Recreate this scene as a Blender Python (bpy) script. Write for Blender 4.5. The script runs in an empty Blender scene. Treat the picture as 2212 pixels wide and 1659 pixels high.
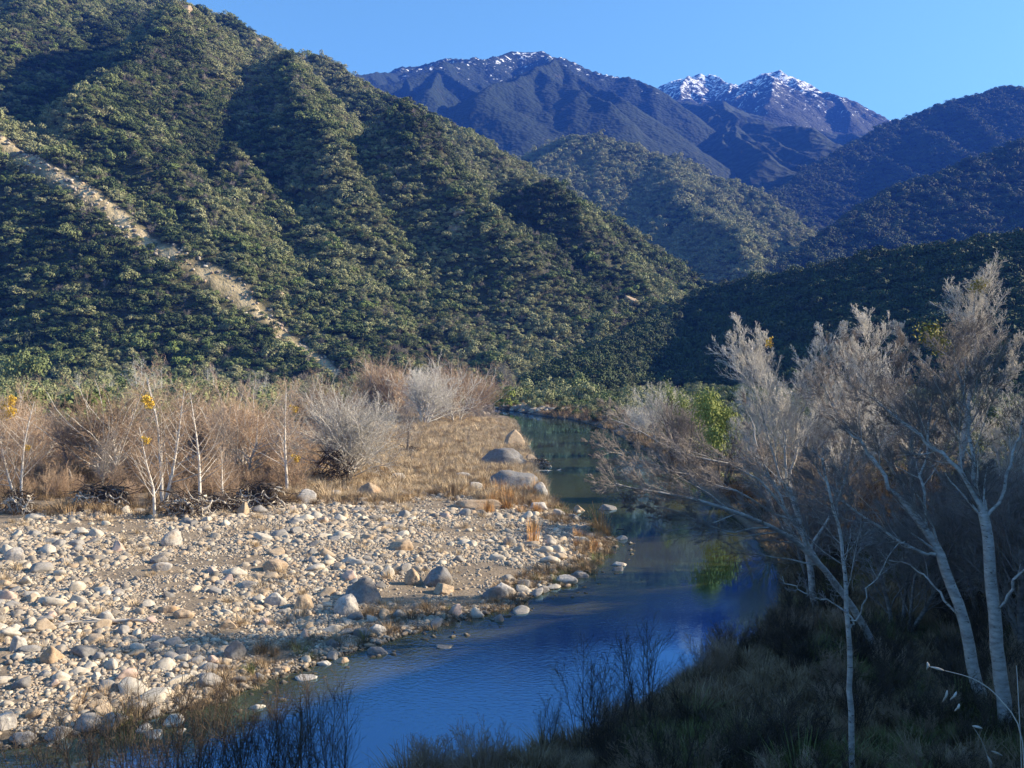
import bpy, math, random
import numpy as np
from mathutils import Vector, Matrix
PI = math.pi
sc = bpy.context.scene
C = sc.collection
# ------------------------------------------------------------------ camera
CAMZ = 10.0
F_PX = 1916.0                      # focal length in pixels of a 2212-wide picture
PITCH = math.radians(1.36)
cd = bpy.data.cameras.new('camera'); cam = bpy.data.objects.new('camera', cd); C.objects.link(cam)
cd.sensor_width = 36; cd.lens = 36*F_PX/2212; cd.clip_start = 0.1; cd.clip_end = 60000
cam.location = (0, 0, CAMZ); cam.rotation_euler = (PI/2-PITCH, 0, 0)
sc.camera = cam
# ------------------------------------------------------------------ sky and sun
SUN_AZ = math.radians(9)           # from +x towards +y
SUN_EL = math.radians(25)
w = bpy.data.worlds.new('World'); sc.world = w; w.use_nodes = True
nt = w.node_tree; bg = nt.nodes['Background']
sky = nt.nodes.new('ShaderNodeTexSky'); sky.sky_type = 'NISHITA'; sky.sun_disc = False
sky.sun_elevation = SUN_EL; sky.sun_rotation = PI/2 - SUN_AZ
sky.altitude = 1200; sky.air_density = 1.0; sky.dust_density = 0.7; sky.ozone_density = 4.0
tint = nt.nodes.new('ShaderNodeMix'); tint.data_type = 'RGBA'; tint.blend_type = 'MULTIPLY'; tint.inputs['Factor'].default_value = 1
tint.inputs['B'].default_value = (1.06, 1.33, 1.10, 1)      # the photograph's cool rendering of a clear winter sky
nt.links.new(sky.outputs[0], tint.inputs['A']); nt.links.new(tint.outputs['Result'], bg.inputs[0]); bg.inputs[1].default_value = 0.082
sd = bpy.data.lights.new('sun', 'SUN'); sun = bpy.data.objects.new('sun', sd); C.objects.link(sun)
sd.energy = 5.0; sd.angle = math.radians(0.5); sd.color = (1.0, 0.85, 0.64)
sv = Vector((math.cos(SUN_EL)*math.cos(SUN_AZ), math.cos(SUN_EL)*math.sin(SUN_AZ), math.sin(SUN_EL)))
sun.rotation_euler = sv.to_track_quat('Z', 'Y').to_euler(); sun.location = (60, 0, 80)
sc.view_settings.view_transform = 'Standard'; sc.view_settings.look = 'None'
sc.view_settings.exposure = 1.58; sc.view_settings.gamma = 1.0
# ------------------------------------------------------------------ helpers
rng = np.random.default_rng(7)
random.seed(7)
def tag(o, label=None, cat=None, group=None, kind=None):
    if label: o['label'] = label
    if cat: o['category'] = cat
    if group: o['group'] = group
    if kind: o['kind'] = kind
    return o
def empty(name, loc, rz=0.0):
    o = bpy.data.objects.new(name, None); C.objects.link(o); o.location = loc; o.rotation_euler = (0, 0, rz)
    o.empty_display_size = 0.3
    return o
def mesh_np(name, V, Fc, mat=None, smooth=True):
    """V (n,3); Fc (m,k) faces with a fixed corner count"""
    V = np.ascontiguousarray(V, dtype=np.float32); Fc = np.ascontiguousarray(Fc, dtype=np.int32)
    me = bpy.data.meshes.new(name); k = Fc.shape[1]
    me.vertices.add(len(V)); me.vertices.foreach_set('co', V.ravel())
    me.loops.add(Fc.size); me.loops.foreach_set('vertex_index', Fc.ravel())
    me.polygons.add(len(Fc)); me.polygons.foreach_set('loop_start', np.arange(0, Fc.size, k, dtype=np.int32))
    me.polygons.foreach_set('use_smooth', np.full(len(Fc), smooth, dtype=bool))
    me.update(calc_edges=True)
    if mat: me.materials.append(mat)
    return me
def obj(name, me, parent=None):
    o = bpy.data.objects.new(name, me); C.objects.link(o)
    if parent: o.parent = parent
    return o
# numpy noise
_perm = np.random.default_rng(3).permutation(512)
_ga = np.random.default_rng(4).uniform(0, 2*PI, 512)
_gx, _gy = np.cos(_ga), np.sin(_ga)
def perlin(x, y):
    x = np.asarray(x, float); y = np.asarray(y, float)
    xi = np.floor(x).astype(int); yi = np.floor(y).astype(int); xf = x-xi; yf = y-yi
    u = xf*xf*xf*(xf*(xf*6-15)+10); v = yf*yf*yf*(yf*(yf*6-15)+10)
    def g(ix, iy, dx, dy):
        h = _perm[(ix + _perm[iy & 511]) & 511]
        return _gx[h]*dx + _gy[h]*dy
    a = g(xi, yi, xf, yf); b = g(xi+1, yi, xf-1, yf); c = g(xi, yi+1, xf, yf-1); d = g(xi+1, yi+1, xf-1, yf-1)
    return 1.5*((a*(1-u)+b*u)*(1-v) + (c*(1-u)+d*u)*v)
def fbm(x, y, octv=4, gain=0.5):
    s = 0; a = 1; t = 0
    for i in range(octv):
        s = s + a*perlin(x*2**i+17.3*i, y*2**i-9.1*i); t += a; a *= gain
    return s/t
def ridged(x, y, octv=4, gain=0.5):
    s = 0; a = 1; t = 0
    for i in range(octv):
        s = s + a*(1-np.abs(perlin(x*2**i+31.7*i, y*2**i+5.3*i))*2); t += a; a *= gain
    return s/t
# pixel helpers: (px,py) of the 2212x1659 picture
def ray(px, py):
    cx = (np.asarray(px, float)-1106)/F_PX; cz = (829.5-np.asarray(py, float))/F_PX
    cp, sp = math.cos(PITCH), math.sin(PITCH)
    return cx, cp+cz*sp, cz*cp-sp       # x, y, z direction
def at(px, py, d):
    x, y, z = ray(px, py); return np.array([x/y*d, d+0*x, CAMZ+z/y*d]).T
def on_water(px, py):
    x, y, z = ray(px, py); s = -CAMZ/z; return np.array([x*s, y*s]).T
# ------------------------------------------------------------------ terrain fields
LS = [(1010,886),(1060,896),(1100,899),(1118,915),(1128,945),(1150,985),(1160,1020),(1180,1040),(1190,1078),(1215,1102),(1240,1120),(1300,1140),(1330,1165),
      (1310,1195),(1280,1230),(1230,1262),(1160,1285),(1110,1312),(1010,1338),(930,1358),(850,1382),(790,1400),(720,1424),(650,1450),(600,1462),(540,1488),(440,1520),(330,1552),(180,1585),(60,1612),(-200,1665),(-700,1720)]
RS = [(-700,2050),(0,1880),(400,1820),(600,1780),(760,1722),(880,1690),(1080,1650),(1180,1620),(1260,1590),(1400,1524),(1460,1476),(1560,1420),(1640,1380),(1670,1330),(1690,1280),
      (1680,1220),(1600,1130),(1500,1050),(1420,990),(1350,950),(1310,925),(1230,905),(1160,897),(1120,889),(1060,882),(1000,880)]
POLY = np.array([on_water(*p) for p in LS+RS]); NL = len(LS)
def seg_dist(x, y, ax, ay, bx, by):
    dx, dy = bx-ax, by-ay; L = dx*dx+dy*dy+1e-9
    t = np.clip(((x-ax)*dx+(y-ay)*dy)/L, 0, 1)
    return np.hypot(x-ax-t*dx, y-ay-t*dy), t
def shore(x, y):
    """signed distance to the water's edge (negative in the water) and whether the left bank is the nearer one"""
    inside = np.zeros(x.shape, bool); dl = np.full(x.shape, 1e9); dr = dl.copy(); n = len(POLY)
    for i in range(n):
        ax, ay = POLY[i]; bx, by = POLY[(i+1) % n]
        d, t = seg_dist(x, y, ax, ay, bx, by)
        if i < NL-1: dl = np.minimum(dl, d)
        elif i >= NL and i < n-1: dr = np.minimum(dr, d)
        cond = ((ay > y) != (by > y)) & (x < (bx-ax)*(y-ay)/(by-ay+1e-12)+ax)
        inside ^= cond
    d = np.minimum(dl, dr)
    return np.where(inside, -d, d), dl < dr
def field(x, y, pts, s, rough=0.0):
    out = np.full(x.shape, -1e9)
    for (a, b) in zip(pts[:-1], pts[1:]):
        d, t = seg_dist(x, y, a[0], a[1], b[0], b[1])
        out = np.maximum(out, a[2]+(b[2]-a[2])*t - s*d)
    return out
def pixline(L): return [tuple(at(*p)) for p in L]
RIDGES = {}
RIDGES['near'] = ([(-200,-60,26),(-70,-22,14),(-25,-8,9.5),(0,-0.8,8.5),(16,-4,10.5),(34,-6,16)], 0.43)
RIDGES['caster'] = ([(160,-140,90),(70,-50,42),(50,0,33),(50,20,30.5),(55,33,29.8),(63,43,29.6),(71,49,29.2),(78,54,27),(88,60,20),(105,70,4)], 0.95)
RIDGES['left'] = (pixline([(-2600,-300,620),(-700,-160,610),(0,-60,600),(200,-40,585),(370,2,565),(430,24,560),(600,97,540),(780,172,520),(860,214,510),(1000,284,495),(1100,344,480),(1200,404,465),(1300,484,450),(1400,549,440),(1480,596,435),(1545,622,430),(1600,640,430)]), 0.72)
RIDGES['right'] = (pixline([(2800,380,255),(2500,455,265),(2212,512,275),(2050,535,290),(1900,556,310),(1750,590,330),(1640,608,350),(1580,618,365),(1540,634,365),(1440,694,335),(1300,764,285),(1190,812,245)]), 0.5)
# spurs and gullies laid on the left hill: (pixel polyline, height, half width)
SPURS = [
 ([(-300,120),(0,283),(60,312),(150,390),(240,462),(380,548),(520,618),(640,712),(745,792)], 56, 52),
 ([(400,10),(330,70),(240,150),(190,235),(280,330),(400,440),(560,575),(690,690),(800,780)], 46, 58),
 ([(620,110),(660,230),(760,380),(880,520),(980,655),(1060,765)], 38, 42),
 ([(500,330),(640,470),(760,590),(870,720),(900,780)], 30, 36),
 ([(870,215),(930,330),(1030,450),(1150,550),(1230,650),(1290,740)], 52, 48),
 ([(1200,404),(1290,520),(1390,620),(1450,700)], 30, 38),
 ([(120,470),(200,560),(290,630),(330,700)], 14, 26),
 ([(-60,540),(60,650),(180,740),(240,790)], 14, 30),
 ([(-200,100),(-60,80),(60,10),(100,-40)], 26, 60),
 ([(700,250),(725,340),(800,450),(900,600)], -20, 34),
 ([(930,480),(1010,600),(1090,700),(1130,780)], -24, 38),
 ([(430,480),(600,640),(720,740)], -16, 30),
 ([(30,200),(100,330),(180,420),(330,545)], -18, 60),
]
SP_W = []
def trail_dist(x, y):
    wx = x+6*fbm(x*.02, y*.02, 3); wy = y+6*fbm(x*.02+40, y*.02, 3); d = np.full(x.shape, 1e9); T = SP_W[0][0]
    for a, b in zip(T[:-1], T[1:]): d = np.minimum(d, seg_dist(wx, wy, a[0], a[1], b[0], b[1])[0])
    return d
def left_base(x, y):
    f = field(x, y, *RIDGES['left']); tp = np.clip((f-4)/55, .12, 1); hi = 0*f; lo = 0*f
    for P, A, Wd in SP_W:
        d = np.full(x.shape, 1e9)
        for a, b in zip(P[:-1], P[1:]):
            q, t = seg_dist(x, y, a[0], a[1], b[0], b[1]); d = np.minimum(d, q)
        k = np.clip(1-d/Wd, 0, 1)
        if A > 0: hi = np.maximum(hi, A*k)
        else: lo = np.maximum(lo, -A*k)
    return f + tp*(hi-lo*(hi < 6))
def left_crest(x, y, A):
    f = field(x, y, *RIDGES['left']); return f+np.clip((f-4)/55, .12, 1)*max(A, 0)+2.5
def march(px, py, fn, lo=12.0, hi=1500.0, n=900):
    x, y, z = ray(px, py); d = np.geomspace(lo, hi, n)
    X = x/y*d; Z = CAMZ+z/y*d
    h = fn(X, d); k = np.nonzero(h >= Z)[0]
    if len(k) == 0: return None
    i = k[0]
    if i == 0: return np.array([X[0], d[0], h[0]])
    a = Z[i-1]-h[i-1]; b = h[i]-Z[i]; t = a/(a+b+1e-9); dd = d[i-1]+(d[i]-d[i-1])*t
    return np.array([x/y*dd, dd, CAMZ+z/y*dd])
_acc = []
for P, A, Wd in SPURS:
    W_ = []
    for p in P:
        q = march(p[0], p[1], lambda X, Y: left_crest(X, Y, A), lo=150)
        if q is not None: W_.append((q[0], q[1]))
    if len(W_) > 1: _acc.append((W_, A, Wd))
SP_W.extend(_acc)
# far mountains: ridge lines with side spurs that branch off them
def spurs_of(pts, seed, n, slope, length, spread=0.5, sub=2, side=-1):
    r = random.Random(seed); out = []
    for i in range(n):
        k = (i+0.5+r.uniform(-.3, .3))/n*(len(pts)-1); j = min(int(k), len(pts)-2); t = k-j
        a = [pts[j][q]+(pts[j+1][q]-pts[j][q])*t for q in range(3)]
        tx, ty = pts[j+1][0]-pts[j][0], pts[j+1][1]-pts[j][1]; L = math.hypot(tx, ty)
        nx, ny = ty/L, -tx/L
        if ny > 0: nx, ny = -nx, -ny
        for sgn in ((1,) if side < 0 else (1, -1)):
            ang = math.atan2(ny*sgn, nx*sgn)+r.uniform(-spread, spread)
            p = list(a); pl = [tuple(p)]; m = 6; ll = length*r.uniform(.7, 1.15)
            for q in range(m):
                ang += r.uniform(-.22, .22); st = ll/m
                p = [p[0]+math.cos(ang)*st, p[1]+math.sin(ang)*st, p[2]-st*slope*r.uniform(.75, 1.2)]
                pl.append(tuple(p))
                if q in (1, 2, 3) and sub:
                    for s2 in range(sub):
                        a2 = ang+r.choice((-1, 1))*r.uniform(.5, 1.0); z = list(p); p2 = [tuple(z)]
                        for h in range(3):
                            s3 = ll*.13; z = [z[0]+math.cos(a2)*s3, z[1]+math.sin(a2)*s3, z[2]-s3*slope*1.25]; p2.append(tuple(z))
                        out.append(p2)
            out.append(pl)
    return out
MTN = {}
def mtn(key, L, s, n, slope, length, seed, far=1.0, **kw):
    L = [(a, b, c*far) for a, b, c in L]; length *= far; pts = pixline(L); MTN[key] = ([pts]+spurs_of(pts, seed, n, slope, length, **kw), s)
mtn('round_hill', [(1060,400,1300),(1130,352,1250),(1180,322,1230),(1240,302,1200),(1300,300,1180),(1350,308,1170),(1410,345,1180),(1490,360,1200),(1560,400,1180),(1640,425,1150)], .85, 9, .56, 430, 5, far=.8, sub=1)
mtn('snow_mountain', [(500,240,3300),(790,180,3150),(860,148,3100),(950,132,3050),(1000,128,3000),(1050,131,3000),(1120,112,3000),(1170,105,3000),(1220,127,2950),(1280,152,2900),(1370,162,2800),(1410,190,2700),(1460,250,2550),(1520,320,2400),(1600,400,2300)], .80, 15, .46, 1000, 11, far=.70)
mtn('shoulder', [(1400,230,4200),(1450,215,4200),(1540,218,4200),(1620,245,4100),(1700,275,4000),(1800,290,3900),(1900,288,3900),(2100,300,3900)], .7, 10, .40, 1300, 23, far=.52)
mtn('twin_peaks', [(1330,230,6000),(1425,190,6000),(1470,168,5950),(1515,153,5900),(1560,182,5900),(1595,186,5900),(1640,165,5850),(1685,152,5800),(1740,182,5800),(1790,208,5750),(1850,235,5700),(1930,275,5600),(2100,330,5500)], .80, 12, .5, 1200, 31, far=.46)
mtn('right_mountain', [(1380,572,700),(1440,545,740),(1500,515,780),(1560,488,820),(1640,440,880),(1700,400,930),(1760,362,980),(1850,305,1030),(1915,270,1060),(1980,248,1080),(2060,222,1100),(2150,196,1120),(2230,180,1150),(2600,120,1200)], 1.0, 10, .62, 420, 41, far=1.3, sub=1)
mtn('right_ridge', [(1600,640,470),(1660,600,500),(1730,545,530),(1790,510,560),(1860,455,590),(1960,400,620),(2080,356,640),(2212,308,660),(2500,220,700)], .95, 7, .6, 230, 43, far=1.3, sub=1)
def valley(x, y):
    d, left = shore(x, y); dd = np.maximum(d, 0)
    n1 = fbm(x*.09, y*.09, 4); n2 = fbm(x*.6+5, y*.6, 3)
    zl = .10*(1-np.exp(-dd/1.2)) + .045*np.minimum(dd, 30) + .012*np.maximum(dd-30, 0) + (.28*n1+.05*n2)*np.clip(dd/4, 0, 1)
    zr = .75*(1-np.exp(-dd/1.3)) + .02*dd + (.35*n1+.12*n2)*np.clip(dd/3, 0, 1)
    zw = np.where(left, -.03-.14*(-d), -.1-.4*(-d)); zw = np.maximum(zw, -1.6)
    return np.where(d < 0, zw+.05*n2, np.where(left, zl, zr)), d, left
def H_full(x, y):
    """height and index of the surface each point belongs to"""
    v, d, left = valley(x, y); h = v; idx = np.zeros(x.shape, int)
    wx = x+6*fbm(x*.02, y*.02, 3); wy = y+6*fbm(x*.02+40, y*.02, 3)
    a = field(x, y, *RIDGES['near']); b = field(x, y, *RIDGES['caster'])
    n = np.maximum(a, b)+.35*fbm(x*.15, y*.15, 4)
    k = 1.2; m = np.clip(.5+.5*(n-h)/k, 0, 1); h = h*(1-m)+n*m + k*m*(1-m)*.5
    lb = left_base(wx, wy)+3.0*ridged(x*.018+3, y*.018, 4)-1.0+1.2*fbm(x*.08, y*.08, 2)
    lb = lb+np.clip((lb-8)/40, 0, 1)*(8.0*ridged((x*.80+y*.60+8*fbm(x*.02, y*.02, 2))*.026+2, (-x*.60+y*.80)*.006, 3)-4.0)
    k = 6; m = np.clip(.5+.5*(lb-h)/k, 0, 1); idx = np.where(m > .5, 1, idx); h = h*(1-m)+lb*m + k*m*(1-m)*.5
    rb = field(x+5*fbm(x*.03, y*.03, 3), y, *RIDGES['right'])+1.2*ridged(x*.03, y*.03, 3)-.8
    k = 4; m = np.clip(.5+.5*(rb-h)/k, 0, 1); idx = np.where(m > .5, 2, idx); h = h*(1-m)+rb*m + k*m*(1-m)*.5
    R = np.hypot(x, y)
    for q, key in enumerate(['round_hill', 'snow_mountain', 'shoulder', 'twin_peaks', 'right_mountain', 'right_ridge']):
        lines, s = MTN[key]; D = np.mean([p[1] for p in lines[0]])
        sel = (R > 380) & (np.abs(R-D) < D*.55+250)
        if not sel.any(): continue
        xs, ys = x[sel], y[sel]; sc_ = D/3000
        wxx = xs+60*sc_*fbm(xs/(420*sc_), ys/(420*sc_), 4); wyy = ys+60*sc_*fbm(xs/(420*sc_)+9, ys/(420*sc_)+3, 4)
        f = np.full(xs.shape, -1e9)
        for i_, pl in enumerate(lines):
            f = np.maximum(f, field(wxx if i_ else xs, wyy if i_ else ys, pl, s))
        dr = np.clip((lines[0][0][2]*0+1)*1.0, 0, 1)
        nz = ridged(xs/(260*sc_), ys/(260*sc_), 5, .55)
        f = f+22*sc_*nz-10*sc_
        hs = h[sel]; up = f > hs; hs = np.where(up, f, hs); h[sel] = hs
        ii = idx[sel]; ii = np.where(up, 3+q, ii); idx[sel] = ii
    return h, idx
def H(x, y):
    x = np.atleast_1d(np.asarray(x, float)); y = np.atleast_1d(np.asarray(y, float))
    return H_full(x, y)[0]
def hit(px, py, lo=12.0, hi=700.0):
    return march(px, py, H, lo, hi, 700)

def proj(x, y, z):
    cp, sp = math.cos(PITCH), math.sin(PITCH); zz = z-CAMZ
    dep = y*cp-zz*sp; up = y*sp+zz*cp
    return 1106+F_PX*x/dep, 829.5-F_PX*up/dep, dep
# ------------------------------------------------------------------ materials
class NT:
    def __init__(s, name, rough=.9, spec=.2):
        s.m = bpy.data.materials.new(name); s.m.use_nodes = True; s.t = s.m.node_tree; s.b = s.t.nodes['Principled BSDF']
        s.b.inputs['Roughness'].default_value = rough; s.b.inputs['Specular IOR Level'].default_value = spec
        s.out = s.t.nodes['Material Output']
    def n(s, ty, **kw):
        nd = s.t.nodes.new(ty)
        for k, v in kw.items(): setattr(nd, k, v)
        return nd
    def l(s, a, b): s.t.links.new(a, b)
    def pos(s): return s.n('ShaderNodeNewGeometry').outputs['Position']
    def objc(s): return s.n('ShaderNodeTexCoord').outputs['Object']
    def noise(s, co, scale, detail=4, rough=.55, dist=0.0):
        nd = s.n('ShaderNodeTexNoise'); nd.inputs['Scale'].default_value = scale; nd.inputs['Detail'].default_value = detail
        nd.inputs['Roughness'].default_value = rough; nd.inputs['Distortion'].default_value = dist
        if co is not None: s.l(co, nd.inputs['Vector'])
        return nd.outputs['Fac']
    def ramp(s, fac, stops, interp='LINEAR'):
        nd = s.n('ShaderNodeValToRGB'); cr = nd.color_ramp; cr.interpolation = interp
        while len(cr.elements) < len(stops): cr.elements.new(.5)
        for e, (p, c) in zip(cr.elements, stops):
            e.position = p; e.color = (c[0], c[1], c[2], 1) if isinstance(c, (tuple, list)) else (c, c, c, 1)
        s.l(fac, nd.inputs['Fac']); return nd.outputs['Color']
    def mix(s, fac, a, b, mode='MIX'):
        nd = s.n('ShaderNodeMix', data_type='RGBA', blend_type=mode)
        for sock, v in ((nd.inputs['Factor'], fac), (nd.inputs['A'], a), (nd.inputs['B'], b)):
            if isinstance(v, (int, float)): sock.default_value = v
            elif isinstance(v, (tuple, list)): sock.default_value = (*v, 1)
            else: s.l(v, sock)
        return nd.outputs['Result']
    def math(s, op, a, b=None):
        nd = s.n('ShaderNodeMath', operation=op)
        for sock, v in ((nd.inputs[0], a), (nd.inputs[1], b)):
            if v is None: continue
            if isinstance(v, (int, float)): sock.default_value = v
            else: s.l(v, sock)
        return nd.outputs[0]
    def col(s, c):
        if isinstance(c, (tuple, list)): s.b.inputs['Base Color'].default_value = (*c, 1)
        else: s.l(c, s.b.inputs['Base Color'])
    def bump(s, h, strength=.5, dist=.1):
        nd = s.n('ShaderNodeBump'); nd.inputs['Strength'].default_value = strength; nd.inputs['Distance'].default_value = dist
        s.l(h, nd.inputs['Height']); s.l(nd.outputs[0], s.b.inputs['Normal'])
    def rnd(s): return s.n('ShaderNodeObjectInfo').outputs['Random']
M = {}
def m_ground():
    t = NT('ground'); p = t.pos(); a = t.noise(p, .12, 5); b = t.noise(p, 1.6, 6, .65); c = t.noise(p, 9, 4)
    base = t.ramp(b, [(.3, (.12, .09, .06)), (.5, (.22, .17, .12)), (.7, (.32, .255, .18))])
    lit = t.ramp(c, [(.35, (.14, .105, .07)), (.65, (.32, .265, .20))])
    col = t.mix(.5, base, lit)
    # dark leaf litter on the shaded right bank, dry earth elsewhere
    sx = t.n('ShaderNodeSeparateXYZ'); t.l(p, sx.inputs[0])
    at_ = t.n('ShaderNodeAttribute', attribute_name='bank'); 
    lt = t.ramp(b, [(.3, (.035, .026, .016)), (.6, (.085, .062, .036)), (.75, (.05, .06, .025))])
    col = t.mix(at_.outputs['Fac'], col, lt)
    wet = t.n('ShaderNodeMapRange'); t.l(sx.outputs[2], wet.inputs[0]); wet.inputs[1].default_value = .0; wet.inputs[2].default_value = .14
    col = t.mix(wet.outputs[0], (.05, .042, .028), col)
    t.col(col); t.bump(t.math('ADD', b, c), .6, .08); return t.m
def m_hill(name, dark, mid, pale, sc_=1.0, pf=.62):
    t = NT(name); p = t.pos(); a = t.noise(p, .02*sc_, 6, .6); b = t.noise(p, .25*sc_, 5, .65); c = t.noise(p, .9*sc_, 3)
    col = t.ramp(b, [(.35, dark), (.6, mid)])
    col = t.mix(t.ramp(a, [(pf, 0), (pf+.08, 1)]), col, pale)
    if name == 'chaparral_slope':
        tr = t.n('ShaderNodeAttribute', attribute_name='trail'); col = t.mix(tr.outputs['Fac'], col, t.ramp(b, [(.35, (.30, .24, .13)), (.6, (.52, .42, .26))]))
    t.col(col); t.bump(c, .9, .6/sc_); return t.m
def m_far(name, dark, mid, rock, snow_lo=None, snow_hi=None, sc_=1.0, amount=.5):
    t = NT(name); p = t.pos(); a = t.noise(p, .004*sc_, 8, .65); b = t.noise(p, .03*sc_, 6, .7); c = t.noise(p, .012*sc_, 6, .7)
    v = t.n('ShaderNodeTexVoronoi'); v.inputs['Scale'].default_value = .06*sc_; t.l(p, v.inputs['Vector'])
    col = t.mix(t.ramp(v.outputs['Distance'], [(.1, 0), (.6, 1)]), mid, dark)
    col = t.mix(t.ramp(b, [(.45, 0), (.65, 1)]), col, dark)
    col = t.mix(t.ramp(c, [(.60, 0), (.68, 1)]), col, rock)
    if snow_lo:
        sx = t.n('ShaderNodeSeparateXYZ'); t.l(p, sx.inputs[0])
        mr = t.n('ShaderNodeMapRange'); t.l(sx.outputs[2], mr.inputs[0]); mr.inputs[1].default_value = snow_lo; mr.inputs[2].default_value = snow_hi
        mr.inputs[3].default_value = -.24; mr.inputs[4].default_value = amount
        mp = t.n('ShaderNodeMapping'); t.l(p, mp.inputs[0]); mp.inputs['Scale'].default_value = (1, 1, .75); mp.inputs['Rotation'].default_value = (0, .35, 0)
        n2 = t.noise(mp.outputs[0], .028*sc_, 5, .72, .4)
        f = t.math('ADD', n2, mr.outputs[0])
        f2 = t.ramp(f, [(.54, 0), (.60, 1)])
        col = t.mix(f2, col, (.80, .82, .86))
    t.col(col); t.bump(t.math('ADD', v.outputs['Distance'], b), 1.0, 5/sc_); return t.m
def m_rock():
    t = NT('river_stone', .85, .25); o = t.objc(); p = t.pos(); r = t.rnd()
    base = t.ramp(r, [(0, (.15, .135, .12)), (.18, (.28, .25, .21)), (.36, (.40, .35, .28)), (.5, (.34, .25, .17)), (.62, (.46, .41, .33)), (.76, (.20, .185, .17)), (.88, (.37, .30, .22)), (1, (.52, .48, .40))])
    sp = t.noise(p, 14, 5, .7); bl = t.noise(p, 2.2, 4)
    col = t.mix(.35, base, t.ramp(sp, [(.35, (.30, .27, .24)), (.6, (.80, .76, .68))]), 'OVERLAY')
    col = t.mix(t.ramp(bl, [(.5, 0), (.72, .45)]), col, (.34, .27, .20))
    sx = t.n('ShaderNodeSeparateXYZ'); t.l(p, sx.inputs[0])
    wet = t.n('ShaderNodeMapRange'); t.l(sx.outputs[2], wet.inputs[0]); wet.inputs[1].default_value = .03; wet.inputs[2].default_value = .1
    col = t.mix(wet.outputs[0], (.07, .06, .045), col)
    t.col(col); t.bump(sp, .35, .03); return t.m
def m_boulder(name='boulder_granite', k=(1, 1, 1), st=.55):
    t = NT(name, .85, .25); p = t.pos(); r = t.rnd()
    sp = t.noise(p, 9, 6, .7); bl = t.noise(p, 1.3, 5)
    col = t.ramp(sp, [(.3, (.24, .225, .21)), (.5, (.42, .39, .35)), (.7, (.56, .52, .46))])
    col = t.mix(t.ramp(bl, [(.5, 0), (.66, .55)]), col, (.40, .29, .19))
    col = t.mix(1.0, col, k, 'MULTIPLY')
    t.col(col); t.bump(t.math('ADD', sp, bl), .5, .06); return t.m
def m_leaf(name, stops, rough=.75, hue=True):
    t = NT(name, rough, .25); r = t.rnd(); p = t.pos()
    col = t.ramp(r, stops); n = t.noise(p, .9, 3)
    col = t.mix(t.ramp(n, [(.3, 0), (.7, .5)]), col, t.mix(1.0, col, (1.6, 1.6, 1.3), 'MULTIPLY'))
    t.col(col); return t.m
def m_bark(name, a, b, scale=5, dark=(.05, .04, .035), cut=.62):
    t = NT(name, .85, .2); p = t.objc()
    mp = t.n('ShaderNodeMapping'); t.l(p, mp.inputs[0]); mp.inputs['Scale'].default_value = (1, 1, 2.6)
    n = t.noise(mp.outputs[0], scale, 5, .6); n2 = t.noise(mp.outputs[0], scale*2.2, 3)
    col = t.ramp(n, [(.35, a), (.65, b)]); col = t.mix(t.ramp(n2, [(cut, 0), (cut+.08, .9)]), col, dark)
    t.col(col); t.bump(n2, .4, .02); return t.m
def m_plain(name, a, b, scale=3, rough=.9):
    t = NT(name, rough, .15); n = t.noise(t.pos(), scale, 3); r = t.rnd()
    c = t.ramp(n, [(.35, a), (.65, b)]); t.col(t.mix(1.0, c, t.ramp(r, [(0, .75), (1, 1.25)]), 'MULTIPLY')); return t.m
def m_water():
    t = NT('river_water', .6, .0); b = t.b; p = t.pos()
    n0 = t.noise(p, .07, 3); t.col(t.ramp(n0, [(.4, (.050, .054, .018)), (.65, (.088, .090, .032))]))
    def st(sx, sy, rz):
        mp = t.n('ShaderNodeMapping'); t.l(p, mp.inputs[0]); mp.inputs['Scale'].default_value = (sx, sy, 1); mp.inputs['Rotation'].default_value = (0, 0, rz); return mp.outputs[0]
    calm = t.noise(st(.6, 1.2, .3), .55, 4, .6)
    rip = t.noise(st(1, 1.5, .5), 5.0, 3, .55, .4)
    mask = t.ramp(t.noise(st(1, 1.4, .4), .075, 2, .5), [(.44, .06), (.60, 1)])
    h = t.math('ADD', t.math('MULTIPLY', calm, .12), t.math('MULTIPLY', t.math('MULTIPLY', rip, mask), .26))
    bp = t.n('ShaderNodeBump'); bp.inputs['Strength'].default_value = .16; bp.inputs['Distance'].default_value = .12; t.l(h, bp.inputs['Height'])
    gl = t.n('ShaderNodeBsdfGlossy'); gl.inputs['Roughness'].default_value = .012; t.l(bp.outputs[0], gl.inputs['Normal'])
    gl.inputs['Color'].default_value = (.36, .64, 1, 1)
    fr = t.n('ShaderNodeFresnel'); fr.inputs['IOR'].default_value = 3.0
    mx = t.n('ShaderNodeMixShader'); t.l(t.math('MULTIPLY', fr.outputs[0], 1.3), mx.inputs[0]); t.l(b.outputs[0], mx.inputs[1]); t.l(gl.outputs[0], mx.inputs[2])
    t.l(mx.outputs[0], t.out.inputs['Surface']); return t.m
M['ground'] = m_ground()
M['left_hill'] = m_hill('chaparral_slope', (.035, .038, .018), (.07, .068, .036), (.20, .165, .09), 1, .68)
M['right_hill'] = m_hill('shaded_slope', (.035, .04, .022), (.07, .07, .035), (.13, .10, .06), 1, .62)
M['round_hill'] = m_hill('mid_slope', (.045, .055, .028), (.09, .10, .05), (.28, .23, .15), .6, .66)
M['snow_mountain'] = m_far('snow_mountain', (.008, .018, .012), (.018, .034, .022), (.034, .038, .032), 390, 790, 2.2, .03)
M['shoulder'] = m_far('wooded_mountain', (.010, .02, .012), (.024, .04, .022), (.04, .045, .03))
M['twin_peaks'] = m_far('snow_peaks', (.02, .025, .022), (.05, .055, .045), (.09, .085, .08), 370, 860, 2.6, .075)
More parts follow.
